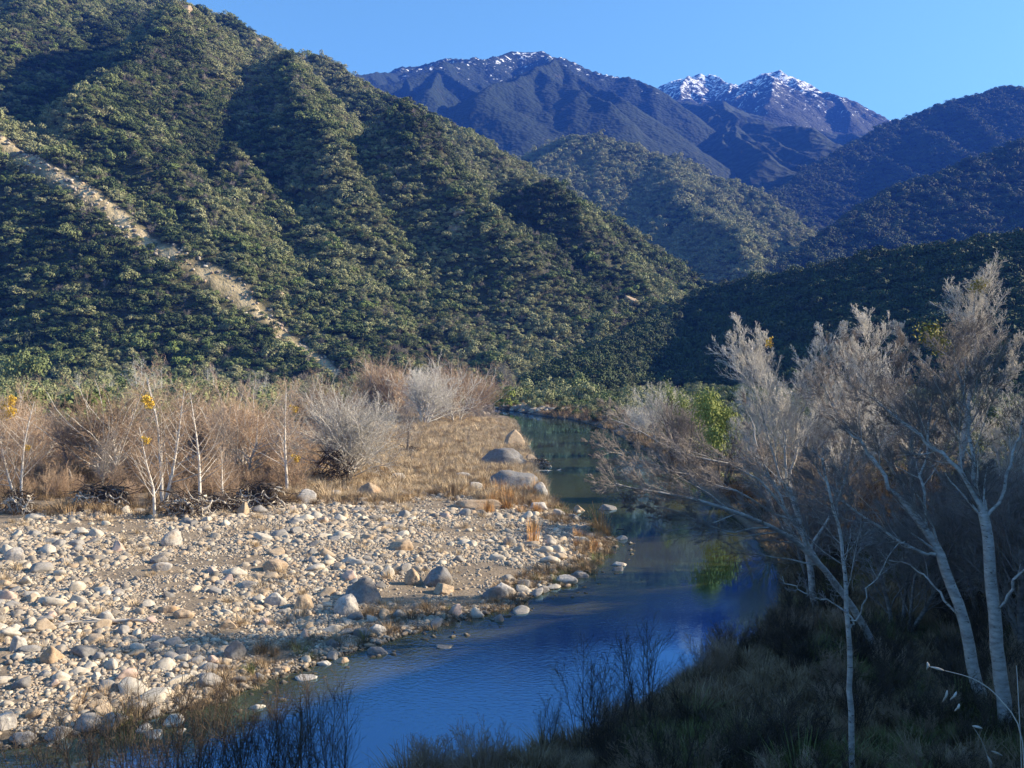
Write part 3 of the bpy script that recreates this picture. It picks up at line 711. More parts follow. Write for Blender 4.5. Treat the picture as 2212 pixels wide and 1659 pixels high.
def grow(out, p, d, L, r, level, spec, R):
    """one bough from p along d, then its side shoots"""
    n = spec['n'][level]; st = L/(n-1); P = [p]; wig = spec['wig'][level]; up = spec['up'][level]; D = d
    for i in range(n-1):
        D = unit(D+R.normal(0, wig, 3)+np.array([0, 0, up])+np.array(spec.get('lean', (0, 0, 0)))*.12); P.append(P[-1]+D*st)
    P = np.array(P); tip = spec['tip'][level]; rad = np.linspace(r, r*tip, n); out[level].append((P, rad))
    if level+1 < spec['levels']: side(out, P, rad, L, level+1, spec, R)
def side(out, P, rad, L, level, spec, R, t0=None, cnt=None):
    c = spec['cnt'][level] if cnt is None else cnt; c = max(1, int(round(c*L if spec.get('perm', 0) else c)))
    n = len(P); t_lo = spec['t0'][level] if t0 is None else t0; a0 = R.uniform(0, 6.28)
    for i in range(c):
        t = t_lo+(1-t_lo)*(i+R.uniform(.1, .9))/c; u = t*(n-1); j = min(int(u), n-2); f = u-j
        p = P[j]*(1-f)+P[j+1]*f; T = unit(P[j+1]-P[j]); rr = rad[j]*(1-f)+rad[j+1]*f
        ref = np.array([0, 0, 1.]) if abs(T[2]) < .9 else np.array([1., 0, 0]); U = unit(np.cross(T, ref)); W = np.cross(T, U)
        a = a0+i*2.4+R.normal(0, .4); ang = spec['ang'][level]*R.uniform(.7, 1.3)
        d = unit(T*math.cos(ang)+(U*math.cos(a)+W*math.sin(a))*math.sin(ang))
        LL = L*spec['len'][level]*(1.15-.75*t)*R.uniform(.5, 1.45)
        grow(out, p, d, LL, max(min(rr*spec['rr'][level], rr*.9), spec['rmin']), level, spec, R)
SPEC = {
 'slim':  dict(levels=4, n=[10,6,4,3], wig=[.05,.10,.14,.18], up=[.03,.07,.05,.03], tip=[.18,.3,.4,.5], cnt=[0,28,10,7], t0=[0,.22,.12,.1], ang=[0,.85,.75,.7], len=[1,.42,.42,.42], rr=[1,.30,.5,.55], rmin=.008),
 'round': dict(levels=4, n=[6,7,4,3], wig=[.08,.12,.16,.18], up=[.02,.06,.04,.02], tip=[.6,.25,.4,.5], cnt=[0,18,14,8], t0=[0,.15,.2,.1], ang=[0,.75,.65,.6], len=[1,1.35,.42,.42], rr=[1,.5,.45,.55], rmin=.009),
 'big':   dict(levels=5, n=[8,7,5,4,3], wig=[.07,.11,.13,.16,.18], up=[.02,.05,.05,.06,.05], tip=[.45,.28,.35,.4,.5], cnt=[0,13,10,8,6], t0=[0,.22,.15,.12,.1], ang=[0,.62,.55,.5,.5], len=[1,.75,.50,.50,.62], rr=[1,.36,.42,.5,.55], rmin=.0048),
 'shrub': dict(levels=3, n=[6,4,3], wig=[.08,.14,.18], up=[.03,.05,.04], tip=[.3,.4,.5], cnt=[0,14,8], t0=[0,.2,.1], ang=[0,.55,.6], len=[1,.42,.42], rr=[1,.45,.55], rmin=.005),
}
def stems(out, n, spread, L, r, spec, R, lean=(0, 0), base=.25):
    for i in range(n):
        a = R.uniform(0, 6.28); k = spread*R.uniform(.3, 1.0) if n > 1 else 0
        d = unit(np.array([math.cos(a)*k+lean[0], math.sin(a)*k+lean[1], 1.]))
        grow(out, np.array([math.cos(a)*base*(n > 1), math.sin(a)*base*(n > 1), -.15]), d, L*R.uniform(.8, 1.08), r*R.uniform(.7, 1.0), 0, spec, R)
def tree_meshes(kind, seed, n=1, spread=.25, L=8., r=.12, lean=(0, 0), bark='bark', twig='twig_brown', **kw):
    spec = dict(SPEC[kind]); spec.update(kw); R = np.random.default_rng(seed); out = [[] for _ in range(spec['levels'])]
    stems(out, n, spread, L, r, spec, R, lean)
    tr = [tube_mesh('trunk', [l], M[bark], 8) for l in out[0]]
    up_ = tube_mesh('boughs', out[1], M[bark if kind != 'shrub' else twig], 5); tw = [l for lv in out[2:] for l in lv]
    t = tube_mesh('twigs', tw, M[twig], 3); return tr, up_, t
def tuft_mesh(name, n, rad, leaf, mat, seed, zf=1.0):
    r = np.random.default_rng(seed); d = r.normal(0, 1, (n, 3)); d /= np.linalg.norm(d, axis=1)[:, None]
    cen = r.normal(0, .35, (5, 3))*rad; P = cen[r.integers(0, 5, n)]+d*(rad*.7*r.uniform(.2, 1, n)**.6)[:, None]; P[:, 2] *= zf
    N = unit3(d+r.normal(0, .6, (n, 3))); T = unit3(np.cross(N, r.normal(0, 1, (n, 3)))); B = np.cross(N, T); s = (leaf*r.uniform(.5, 1.2, n))[:, None]
    V = np.stack([P-T*s, P-B*s*.5, P+T*s, P+B*s*.5], 1).reshape(-1, 3)
    return mesh_np(name, V, np.arange(4*n).reshape(n, 4), M[mat], False)
def unit3(v): return v/(np.linalg.norm(v, axis=1, keepdims=True)+1e-9)
def root_mesh(seed, w_, h_, n=120, mat='root', rad=.035):
    r = np.random.default_rng(seed); L = []
    for i in range(n):
        p = np.array([r.uniform(-w_, w_)*.6, r.uniform(-w_, w_)*.4, r.uniform(.2, 1)*h_]); d = unit(np.array([r.normal(0, 1), r.normal(0, .7), r.uniform(-1.2, .25)])); P = [p]
        for k in range(5):
            d = unit(d+r.normal(0, .35, 3)); q = P[-1]+d*h_*.2; q[2] = max(q[2], .0); P.append(q)
        L.append((np.array(P), np.linspace(rad*r.uniform(.4, 1.2), .008, 6)))
    return tube_mesh('root_tangle', L, M[mat], 4)
def place_tree(name, label, cat, meshes, loc, rz, s, group, extras=()):
    t = empty(name, loc, rz); t.scale = (s, s, s); tag(t, label, cat, group)
    [obj('trunk', m_, t) for m_ in meshes[0]]; cr = obj('crown', meshes[2], t); obj('boughs', meshes[1], t)
    for nm, me, off in extras:
        e = obj(nm, me, t); e.location = off
    return t
TM = {}
for i in range(3): TM['slim%d' % i] = tree_meshes('slim', 300+i, 1 if i < 2 else 2, .2, 8.5, .15, bark='bark_white', twig='twig_brown')
TM['slimg'] = tree_meshes('slim', 310, 2, .3, 8, .11, bark='bark_dim', twig='twig_grey')
for i in range(3): TM['round%d' % i] = tree_meshes('round', 320+i, 5, .55, 3.4, .11, bark='bark_white', twig=['twig_brown', 'twig_pale', 'twig_brown'][i])
TM['tall'] = tree_meshes('slim', 330, 3, .22, 6.5, .10, bark='bark_white', twig='twig_pale', cnt=[0,18,6,4])
tufts = [tuft_mesh('golden_leaf_tuft', 420, .6, .09, 'gold', 401), tuft_mesh('golden_leaf_tuft', 160, .34, .08, 'gold', 402), tuft_mesh('mistletoe_clump', 300, .45, .07, 'mistletoe', 403)]
roots = [root_mesh(410+i, 1.6, 1.3) for i in range(3)]
G1 = 'bare trees lining the left bank'
def left(px, py, h, kind, label, rz=0., extras=(), name='bare_tree', hk=8.6, cat='tree', group=G1):
    q = hit(px, py); d = q[1]; H_m = h/F_PX*d; s = H_m/hk
    ex = [(n_, m_, (o_[0]/s, o_[1]/s, o_[2]/s)) for n_, m_, o_ in extras]
    return place_tree(name, label, cat, TM[kind], (q[0], q[1], q[2]-.05), rz, s, group, ex)
A = 'bare tree'
LT = [
 (620,1066,245,'slim0','slim bare tree with bright white trunk at the edge of the stone bar',.3,[('golden_leaf_tuft',tufts[1],(.5,-.2,6.0)),('golden_leaf_tuft',tufts[1],(.6,-.2,2.6))]),
 (745,1040,235,'round1','spreading bare tree on exposed roots with crooked white trunk',1.2,[('mistletoe_clump',tufts[2],(.5,-.6,4.0))]),
 (702,1010,180,'slimg','grey bare tree leaning behind the undercut root mass',2.1,()),
 (335,1120,250,'slim1','bare tree with thin white trunk and golden leaf tuft',.6,[('golden_leaf_tuft',tufts[0],(-.4,-.5,6.8)),('golden_leaf_tuft',tufts[1],(-.5,-.3,4.7))]),
 (352,1095,270,'slim2','forked white stemmed bare tree next to the golden tufted one',3.7,()),
 (432,1100,270,'slim0','reddish bare tree leaning right beside the forked one',4.3,()),
 (482,1088,150,'slim1','short bare tree in the driftwood heap',5.2,()),
 (42,1092,215,'slim2','twin stemmed bare tree with orange tuft at the left edge',1.0,[('golden_leaf_tuft',tufts[1],(.5,0,3.6))]),
 (-6,1090,230,'slim1','bare tree cut by the left edge with a big golden tuft',2.0,[('golden_leaf_tuft',tufts[0],(.5,-.6,6.2)),('golden_leaf_tuft',tufts[0],(.3,-.6,5.5))]),
 (165,1045,180,'slimg','grey bare tree with a bowed stem left of the big pale ones',.4,()),
 (240,1040,235,'round2','wide pale bare tree behind the dark debris',.8,()),
 (215,1062,150,'slimg','small grey bare tree in front of the wide pale one',2.8,()),
 (300,1020,190,'slimg','dark stemmed bare tree among the left bank trees',5.5,()),
 (530,1030,215,'round0','broad reddish bare tree behind the slim white one',.2,()),
 (500,1050,190,'slimg','brown bare tree between the reddish broad ones',1.4,()),
 (585,1000,180,'slimg','dim bare tree behind the slim white trunk',3.0,()),
 (420,1020,200,'round2','round brown bare tree behind the leaning one',4.4,()),
 (880,985,130,'slimg','small grey bare tree alone in the golden grass',1.9,()),
 (985,915,150,'round0','big domed bare tree at the right end of the grove by the river',.4,()),
 (915,918,150,'round1','white stemmed bare tree left of the big domed one',2.6,()),
 (1030,900,120,'round2','low domed bare tree nearest the river bend',4.6,()),
 (850,900,135,'round2','brown domed bare tree in the far grove',5.1,()),
 (800,895,130,'round0','rounded bare tree at the left of the far grove',3.3,()),
 (905,885,120,'tall','thin bare tree rising behind the far grove with yellowish top',.5,[('mistletoe_clump',tufts[2],(0,-.3,9))]),
 (700,950,150,'round0','bare tree between the undercut one and the far grove',2.2,()),
 (640,945,150,'slimg','faint grey tree behind the slim white trunk',3.9,()),
 (80,1010,150,'round0','brown bare tree deep in the left thicket',1.1,()),
 (20,1000,180,'round2','brown bare tree at the left edge of the thicket',6.0,()),
 (560,870,85,'tall','white upright bare tree against the dark hillside foot',.2,()),
 (452,872,100,'tall','single thin white tree below the dark hillside',1.2,()),
 (300,868,115,'tall','cluster of thin white stems below the hillside',2.2,()),
 (345,868,90,'tall','slender pale tree right of the white stem cluster',4.2,()),
 (170,862,70,'tall','low pale tree at the foot of the hillside on the left',5.2,()),
 (235,864,70,'tall','pale thin tree beside the low one at the hillside foot',3.2,()),
 (1110,870,90,'slimg','grey bare tree at the mouth of the dark side valley',.2,()),
]
for px, py, h, kind, label, rz, ex in LT: left(px, py, h, kind, label, rz, ex, hk={'round0': 6.6, 'round1': 6.6, 'round2': 6.6}.get(kind, 8.4))
GR = 'root and driftwood tangles under the left trees'
drift_m = [root_mesh(430+i, 1.8, .8, 70, 'drift', .05) for i in range(2)]
for i, (px, py, wpx, hpx, lb) in enumerate([(722,1052,70,62,'dark overhanging root mass under the crooked white tree'),(560,1095,110,40,'driftwood and roots heaped left of the slim white tree'),(400,1118,90,46,'tangled roots below the golden tufted tree'),
    (215,1098,110,40,'dark debris heap at the foot of the pale wide tree'),(480,1108,90,34,'pale driftwood heap in the middle of the tree line'),(884,985,34,18,'small dark root clump in the golden grass'),(30,1112,60,42,'dark root clump at the left edge'),(1165,1012,50,18,'broken driftwood on the rocks by the river')]):
    q = hit(px, py); d = q[1]; w2 = wpx/F_PX*d/2; hh = hpx/F_PX*d*1.35
    t = empty('root_tangle', (q[0], q[1]+.4, q[2]-.05), rng.uniform(-.4, .4)); tag(t, lb, 'driftwood', GR)
    rr = obj('roots', roots[i % 3], t); rr.scale = (w2/1.2, w2/1.6, hh/1.4)
    if 'dark over' not in lb: dd_ = obj('drift_branches', drift_m[i % 2], t); dd_.scale = (w2/1.1, w2/1.4, hh/1.1)
    if w2 > 1.2:
        b = obj('earth_clod', stone_mesh('earth_clod', 470+i, 3, .5, 2, M['root'], .12), t); b.scale = (w2*.75, w2*.4, hh*.55); b.location = (0, .3, hh*.4)
def log(px, py, L, ang, r, label, bend=.15, mat='drift', zoff=.12):
    q = hit(px, py); R = np.random.default_rng(int(px)); P = []; a = ang; p = np.array([-L/2*math.cos(ang), -L/2*math.sin(ang), 0.])
    for i in range(8): P.append(p.copy()); a += R.normal(0, bend); p = p+np.array([math.cos(a), math.sin(a), R.normal(0, .04)])*L/7
    lines = [(np.array(P), np.linspace(r, r*.45, 8))]
    for k in (3, 5): 
        d = unit(np.array([math.cos(a+1+k), math.sin(a+1+k), .35])); lines.append((np.array([P[k]+d*L*.22*j/3 for j in range(4)]), np.linspace(r*.5, r*.2, 4)))
    o = obj('driftwood_log', tube_mesh('driftwood_log', lines, M[mat], 8)); o.location = (q[0], q[1], q[2]+zoff); tag(o, label, 'driftwood', 'driftwood logs on the bar'); return o
log(234, 1352, 3.0, .1, .10, 'white bent driftwood log on the left of the stone bar')
log(160, 1345, 2.6, .9, .05, 'thin grey branch lying left of the white log')
log(70, 1300, 3.4, -.9, .03, 'long thin stick across bare sand at the left edge', .05)
log(1257, 1166, .9, .1, .08, 'white curved driftwood at the tip of the bar')
log(1188, 1022, 2.6, -.35, .14, 'pale broken log on the rocks behind the huge grey boulder')
log(1140, 956, 1.6, .3, .06, 'looped pale branch in the water by the triangular boulder', .5, zoff=.05)
# leafy trees and shrubs
def leafy(px, py, wpx, hpx, mat, label, seed, n=1500, name='leafy_shrub', cat='shrub', group=None, leaf=.13, q=None, crown=1.0):
    q = hit(px, py) if q is None else q; d = q[1]; s = wpx/F_PX*d/2; hh = hpx/F_PX*d
    t = empty(name, tuple(q), 0); tag(t, label, cat, group)
    V, Fc = leaf_cloud(n, seed, leaf=leaf, flat=1.0)
    if mat == 'lime':
        c_ = V.reshape(-1, 4, 3).mean(1); k_ = np.random.default_rng(seed+1).uniform(.45, 1.22, len(c_))**.8; o_ = np.array([0, 0, .7]); V = (V.reshape(-1, 4, 3)-c_[:, None])*1.1+(o_+(c_-o_)*k_[:, None]+np.random.default_rng(seed+2).normal(0, .07, c_.shape))[:, None]; V = V.reshape(-1, 3)
    V = V*np.array([s, s, hh*crown/1.35]); V[:, 2] += hh*(1-crown) if crown < 1 else hh*.12
    me = mesh_np('crown', V, Fc, M[mat], False); obj('crown', me, t)
    out = [[], [], []]; R = np.random.default_rng(seed); spec = dict(SPEC['shrub']); stems(out, 4, .45, hh*.8, .05*hh/2.5, spec, R)
    obj('trunk', tube_mesh('trunk', out[0]+out[1], M['bush_twig'], 5), t); return t
GL = 'green shrubs between the left trees and the hillside'
for i, (px, py, w_, h_, m_, lb) in enumerate([
 (60,850,110,95,'bush','large dark green conifer like tree at the hillside foot on the far left'),(150,880,80,42,'bush_sage','olive shrub right of the large dark green tree'),(110,930,140,75,'bush_sage','grey green shrub mass left behind the bare trees'),
 (40,960,110,85,'green','green shrub at the left edge behind bare trees'),(210,930,100,80,'green','green shrub behind the wide pale bare tree'),(300,900,90,40,'green','yellow green shrub below the white stem cluster'),
 (395,880,90,55,'bush_sage','grey green shrub left of the thin white tree'),(430,862,70,32,'green','bright shrub at the hillside foot near the thin white tree'),(520,885,90,40,'bush','rounded dark shrub before the dark hillside'),
 (610,890,80,36,'bush','dark shrub below the bare trail ridge'),(690,860,60,34,'bush','small dark shrub at the end of the bare trail ridge'),(860,870,50,44,'bush','dark evergreen between the far grove trees'),(845,890,50,30,'bush','low dark shrub in the far grove'),
 (360,930,90,40,'bush','dim shrub in the middle of the thicket'),(470,920,90,40,'green','olive shrub in the middle of the thicket'),(1085,890,50,40,'green','yellow green shrub at the end of the left bank'),(770,850,60,36,'bush','dark shrub left of the far grove')]):
    leafy(px, py, w_, h_, m_, lb, 500+i, 1700, group=GL, leaf=.10 if i != 0 else .06)
# ---- the right bank: trees with limbs led along lines seen in the photograph
def limb(L, r0, r1, n=16, wob=.0, seed=1):
    """smooth line through (px, py, depth) knots"""
    K = np.array([at(*k) for k in L]); u = np.linspace(0, len(K)-1, n); P = []
    for v in u:
        i = min(int(v), len(K)-2); t = v-i; p0 = K[max(i-1, 0)]; p1 = K[i]; p2 = K[i+1]; p3 = K[min(i+2, len(K)-1)]
        P.append(.5*((2*p1)+(-p0+p2)*t+(2*p0-5*p1+4*p2-p3)*t*t+(-p0+3*p1-3*p2+p3)*t**3))
    P = np.array(P); w_ = np.cumsum(np.random.default_rng(seed).normal(0, wob, (n, 3)), 0); w_ -= np.linspace(0, 1, n)[:, None]*w_[-1]; w_[0] = 0
    return P+w_, np.linspace(r0, r1, n)
G2 = 'bare trees on the shaded right bank'
def led_tree(label, mains, subs, seed, twig='twig_grey', bark='bark', cnt=12, lean=(0, 0, 0), spec='big', ratio=.42, extras=(), group=G2, t0=.3):
    """mains: trunks and limbs as pixel lines; side shoots grow from subs (index into mains)"""
    R = np.random.default_rng(seed); sp = dict(SPEC[spec]); sp['lean'] = lean
    lines = [limb(L, a*(.74 if q == 0 else .5), b*(.72 if q == 0 else .42), wob=.05 if q else .02, seed=seed+q) for q, (L, a, b) in enumerate(mains)]; base = lines[0][0][0].copy()
    base[2] = H(base[0], base[1])[0]; lines[0][0][0][2] = min(lines[0][0][0][2], base[2])-.1
    for q, (P, r_) in enumerate(lines):                  # other limbs that start at the ground are rooted there
        if q and mains[q][0][0][1] > 1380: P[0][2] = min(P[0][2], H(P[0][0], P[0][1])[0]-.1)
    t = empty('bare_tree', tuple(base), 0); tag(t, label, 'tree', group)
    lines = [(P-base, r) for P, r in lines]
    out = [[] for _ in range(sp['levels'])]
    for i, k, tt in subs:
        P, r_ = lines[i]; L = np.linalg.norm(np.diff(P, axis=0), axis=1).sum(); s2 = dict(sp); s2['len'] = [1, ratio]+sp['len'][2:]
        side(out, P, r_, L, 1, s2, R, t0=tt, cnt=int(k*1.35))
    obj('trunk', tube_mesh('trunk', [lines[0]], M[bark], 10), t)
    for ln in lines[1:]: obj('limb', tube_mesh('limb', [ln], M[bark], 8), t)
    obj('boughs', tube_mesh('boughs', out[1], M[bark], 5), t)
    obj('crown', tube_mesh('crown', [l for lv in out[2:] for l in lv], M[twig], 3), t)
    for nm, me, (px, py, d) in extras:
        e = obj(nm, me, t); e.location = tuple(at(px, py, d)-base)
    return t
led_tree('big white barked tree at the right edge with one straight trunk forking high', [
  ([(2172,1568,21.5),(2160,1440,21.5),(2148,1300,21.6),(2136,1150,21.8),(2120,1080,22)], .24, .15),
  ([(2136,1150,21.8),(2083,1037,22),(2022,974,22.4),(1949,918,23),(1860,840,23.6)], .13, .05),
  ([(2120,1080,22),(2103,980,22.3),(2095,900,22.6),(2080,810,23),(2062,750,23.4)], .12, .04),
  ([(2130,1120,21.8),(2180,1000,22),(2215,900,22.3),(2260,800,22.6)], .09, .04),
  ([(2150,1310,21.6),(2210,1240,21.2),(2290,1160,21)], .08, .04)],
  [(1, 9, .25), (2, 11, .2), (3, 8, .3), (0, 4, .75), (4, 5, .4)], 601, ratio=.5)
led_tree('white barked tree leaning left beside the straight trunk at the right edge', [
  ([(2150,1572,22.5),(2110,1480,22.8),(2083,1350,23),(2040,1230,23.4),(2000,1150,23.8),(1945,1074,24.4)], .23, .13),
  ([(1945,1074,24.4),(1890,990,25),(1837,922,25.5),(1780,830,26)], .12, .05),
  ([(2020,1198,23.5),(1960,1180,23.5),(1890,1130,24),(1820,1075,24.4),(1760,1000,25)], .10, .04),
  ([(1995,1145,23.8),(1990,1050,24.3),(2010,960,24.8),(2020,860,25.4)], .09, .04),
  ([(2080,1350,23),(2030,1270,23.5),(1990,1230,24),(1920,1210,24.5)], .07, .03)],
  [(1, 10, .2), (2, 10, .2), (3, 9, .25), (0, 4, .6), (4, 5, .4)], 602, ratio=.5, lean=(-.5, .2, .2))
led_tree('slim white sapling alone in front of the shaded bank', [
  ([(1842,1569,18.6),(1838,1460,18.6),(1834,1350,18.6),(1828,1262,18.6),(1820,1165,18.7),(1800,1080,18.8),(1775,990,19)], .085, .03),
  ([(1838,1355,18.6),(1812,1310,18.6),(1740,1276,18.7),(1690,1245,18.8)], .045, .02),
  ([(1838,1340,18.6),(1870,1285,18.5),(1910,1240,18.4),(1955,1170,18.3)], .035, .015)],
  [(0, 11, .42), (1, 6, .35), (2, 5, .4)], 603, ratio=.22, spec='slim', lean=(-.3, 0, .3))
led_tree('long low limbed tree sweeping left out over the river', [
  ([(1900,1420,27),(1850,1330,26.6),(1780,1230,26.2),(1690,1150,25.8),(1560,1095,25.2),(1440,1065,24.8),(1330,1045,24.4)], .17, .025),
  ([(1780,1230,26.2),(1700,1120,26.5),(1610,1020,26.6),(1500,990,26.6),(1400,940,26.6),(1320,905,26.6)], .10, .02),
  ([(1740,1180,26),(1680,1050,26.6),(1640,960,27),(1610,880,27.4)], .09, .02),
  ([(1660,1140,25.6),(1560,1150,25.2),(1450,1110,25),(1370,1100,25)], .06, .015),
  ([(1700,1120,26.5),(1600,1070,26),(1480,1020,25.6),(1360,985,25.4),(1290,960,25.2)], .07, .018)],
  [(0, 16, .35), (1, 12, .25), (2, 3, .2), (3, 12, .25), (4, 14, .2)], 604, ratio=.21, lean=(-.9, 0, .0), twig='twig_grey')
led_tree('tree with fans of pale upswept limbs behind the low sweeping one', [
  ([(1772,1420,33),(1762,1330,33),(1752,1240,33),(1735,1140,33),(1700,1040,33)], .20, .12),
  ([(1735,1140,33),(1680,1000,33),(1650,880,33),(1625,810,33),(1600,750,33)], .10, .03),
  ([(1700,1040,33),(1690,920,33.4),(1662,830,33.8),(1652,745,34)], .10, .03),
  ([(1710,1060,33),(1730,940,33.4),(1758,830,33.8),(1785,740,34)], .10, .03),
  ([(1745,1200,33),(1820,1060,33.5),(1850,900,34),(1868,790,34.4),(1878,725,34.6)], .11, .03)],
  [(1, 15, .15), (2, 15, .15), (3, 15, .15), (4, 15, .2), (0, 4, .6)], 605, ratio=.30, lean=(-.25, 0, .5), twig='twig_pale', extras=[('golden_leaf_tuft', tuft_mesh('golden_leaf_tuft', 70, .2, .05, 'gold', 409), (1662,738,33))])
led_tree('tall tree whose bright crooked top stands above all others', [
  ([(2060,1400,40),(2060,1250,40),(2070,1080,40),(2090,900,40),(2110,760,40),(2102,700,40),(2108,630,40)], .26, .04),
  ([(2090,900,40),(2010,800,40),(1962,750,40),(1935,705,40)], .12, .03),
  ([(2080,980,40),(2150,860,40),(2190,790,40),(2208,730,40)], .12, .03),
  ([(2070,1080,40),(1990,980,40),(1900,890,40),(1850,790,40)], .13, .03)],
  [(0, 18, .45), (1, 12, .2), (2, 12, .2), (3, 14, .2)], 606, ratio=.18, lean=(0, 0, .4), twig='twig_pale', extras=[('mistletoe_clump', tufts[2], (2115,612,39.7))])
led_tree('broad tree with an olive mistletoe clump among grey twigs', [
  ([(1960,1400,37),(1965,1280,37),(1970,1160,37),(1975,1020,37),(1960,880,37)], .24, .11),
  ([(1975,1020,37),(2040,880,37),(2068,790,37),(2078,735,37)], .11, .03),
  ([(1960,880,37),(1950,800,37),(1942,735,37)], .10, .03),
  ([(1970,1100,37),(1900,960,37),(1842,860,37),(1805,780,37)], .12, .03)],
  [(1, 14, .15), (2, 12, .1), (3, 15, .15), (0, 6, .6)], 607, ratio=.36, lean=(0, 0, .4), twig='twig_grey', extras=[('mistletoe_clump', tuft_mesh('mistletoe_clump', 500, .75, .08, 'mistletoe', 404), (2008,733,35))])
G3 = G2
TM['bigA'] = tree_meshes('big', 620, 3, .45, 5.0, .13, bark='bark', twig='twig_pale'); TM['bigB'] = tree_meshes('big', 621, 4, .5, 4.6, .12, bark='bark_dim', twig='twig_grey')
def right(px, py_top, d, kind, label, rz, hk=9.0, extra=()):
    x = at(px, 800, d)[0]
    while shore(np.array([x]), np.array([float(d)]))[0][0] < 1.0: x += .4
    z = H(x, d)[0]; top = at(px, py_top, d)[2]; s = (top-z)/hk
    return place_tree('bare_tree', label, 'tree', TM[kind], (x, d, z-.1), rz, s, G3, extra)
for a in [(1400,768,97,'bigA','rounded pale bare tree standing apart over the river bend',.4),(1335,830,112,'round1','low pale tree at the left foot of the rounded one',1.0),
          (1475,790,84,'bigB','grey bare tree between the rounded one and the leafy willow',2.2),(1690,740,53,'bigA','sunlit bare tree rising right of the green willow',3.4),
          (1770,700,58,'bigB','grey bare tree behind the upswept fans',4.1),(1850,690,56,'bigA','pale bare tree in the middle of the right grove',5.0),(1990,685,57,'bigB','grey bare tree behind the mistletoe one',.9),
          (2190,690,44,'bigA','pale bare tree behind the right edge trees',1.7),(2130,760,30,'bigB','dim grey tree behind the two white trunks',2.9),(1950,900,30,'bigB','dim bare tree in the shade left of the white trunks',3.9),
          (1760,900,38,'bigB','dim tree behind the low sweeping limbs',5.5),(1800,800,42,'bigB','grey tree in the thick of the right grove',.7),(2060,800,34,'bigB','dim tree between the two white trunks',2.0),(2230,720,27,'bigB','bare tree cut by the right edge of the picture',4.8)]:
    right(*a)
def qa(px, d):
    x = at(px, 800, d)[0]
    while shore(np.array([x]), np.array([float(d)]))[0][0] < .5: x += .3
    return np.array([x, d, H(x, d)[0]])
def hgt(q, py): return (at(1106, py, q[1])[2]-q[2])*F_PX/q[1]
q1 = qa(1545, 66); q2 = qa(1440, 86)
leafy(1545,0,150,hgt(q1, 832),'lime','lime green leafy willow among the bare trees of the right bank',701,9000,name='willow_tree',cat='tree',leaf=.024,q=q1,crown=.75)
leafy(1445,0,64,hgt(q2, 828),'lime','small yellow green willow left of the larger lime one',702,3500,name='willow_tree',cat='tree',leaf=.03,q=q2,crown=.75)
# ------------------------------------------------------------------ grass, reeds, thickets
def tuft_blades(n, h, spread, lean, width, seed, mat, name='tuft_kind'):
    r = np.random.default_rng(seed); a = r.uniform(0, 6.28, n); ro = r.uniform(0, .12, n); hh = h*r.uniform(.5, 1.1, n); ln = lean*r.uniform(.2, 1.2, n)
    D = np.stack([np.cos(a), np.sin(a), 0*a], 1); B = D*ro[:, None]*spread*4; S = np.stack([-np.sin(a), np.cos(a), 0*a], 1)*width
    V = []
    for t in (0, .4, .75, 1.0):
        c = B+D*(ln*hh*t*t)[:, None]; c[:, 2] = hh*(t-.25*ln*t*t); w_ = (1-t*.85); V += [c-S*w_, c+S*w_]
    V = np.stack(V, 1).reshape(-1, 3); b = (np.arange(n)*8)[:, None]
    F = np.concatenate([b+np.array([[0, 1, 3, 2]]), b+np.array([[2, 3, 5, 4]]), b+np.array([[4, 5, 7, 6]])])
    return mesh_np(name, V, F, M[mat], False)
def kinds(mat, n, h, spread, lean, width, k=4, seed=0): return proto_coll(mat+'_tuft_kinds', [tuft_blades(n, h, spread, lean, width, 800+seed+i, mat) for i in range(k)])
K_straw = kinds('straw', 80, .6, .9, .8, .012, seed=0); K_dead = kinds('straw_dark', 80, .6, .9, .8, .012, seed=10); K_reed = kinds('reed', 70, .9, .7, .35, .012, seed=20); K_sedge = kinds('sedge', 80, .55, .9, .9, .011, seed=30)
def twig_kind(seed, mat, n=9, L=1.6, spread=.6):
    R = np.random.default_rng(seed); out = [[], [], []]; stems(out, n, spread, L, .018, SPEC['shrub'], R, base=.12)
    return tube_mesh('thicket_kind', [l for lv in out for l in lv], M[mat], 3)
K_brown = proto_coll('brown_thicket_kinds', [twig_kind(830+i, 'twig_brown') for i in range(4)])
K_grey = proto_coll('grey_thicket_kinds', [twig_kind(840+i, 'twig_grey') for i in range(3)])
K_dark = proto_coll('dark_thicket_kinds', [twig_kind(850+i, 'twig_dark') for i in range(4)])
def fill(name, n, xr, yr, fn, coll, k, s, label, cat=None, zoff=0):
    x = rng.uniform(*xr, n); y = rng.uniform(*yr, n); d, left_ = shore(x, y); z = H(x, y); px, py, dep = proj(x, y, z)
    ok = fn(x, y, z, d, left_, px, py) & (px > -250) & (px < 2450) & (py < 1760)
    for bx, by, bs in ROCK_POS: ok &= ((x-bx)**2+(y-by-bs*.3)**2 > (bs*.9)**2)
    x, y, z = x[ok], y[ok], z[ok]; m = len(x); ss = s*np.exp(rng.normal(0, .3, m))
    sc3 = np.stack([ss, ss, ss*rng.uniform(.7, 1.3, m)], 1)
    scatter(name, np.stack([x, y, z-.03+zoff], 1), sc3, rng.uniform(0, 6.28, m), rng.integers(0, k, m), coll, label, tilt=rng.normal(0, .12, (m, 2)))
nz = lambda x, y, f, o=0: fbm(x*f+o, y*f-o, 3)
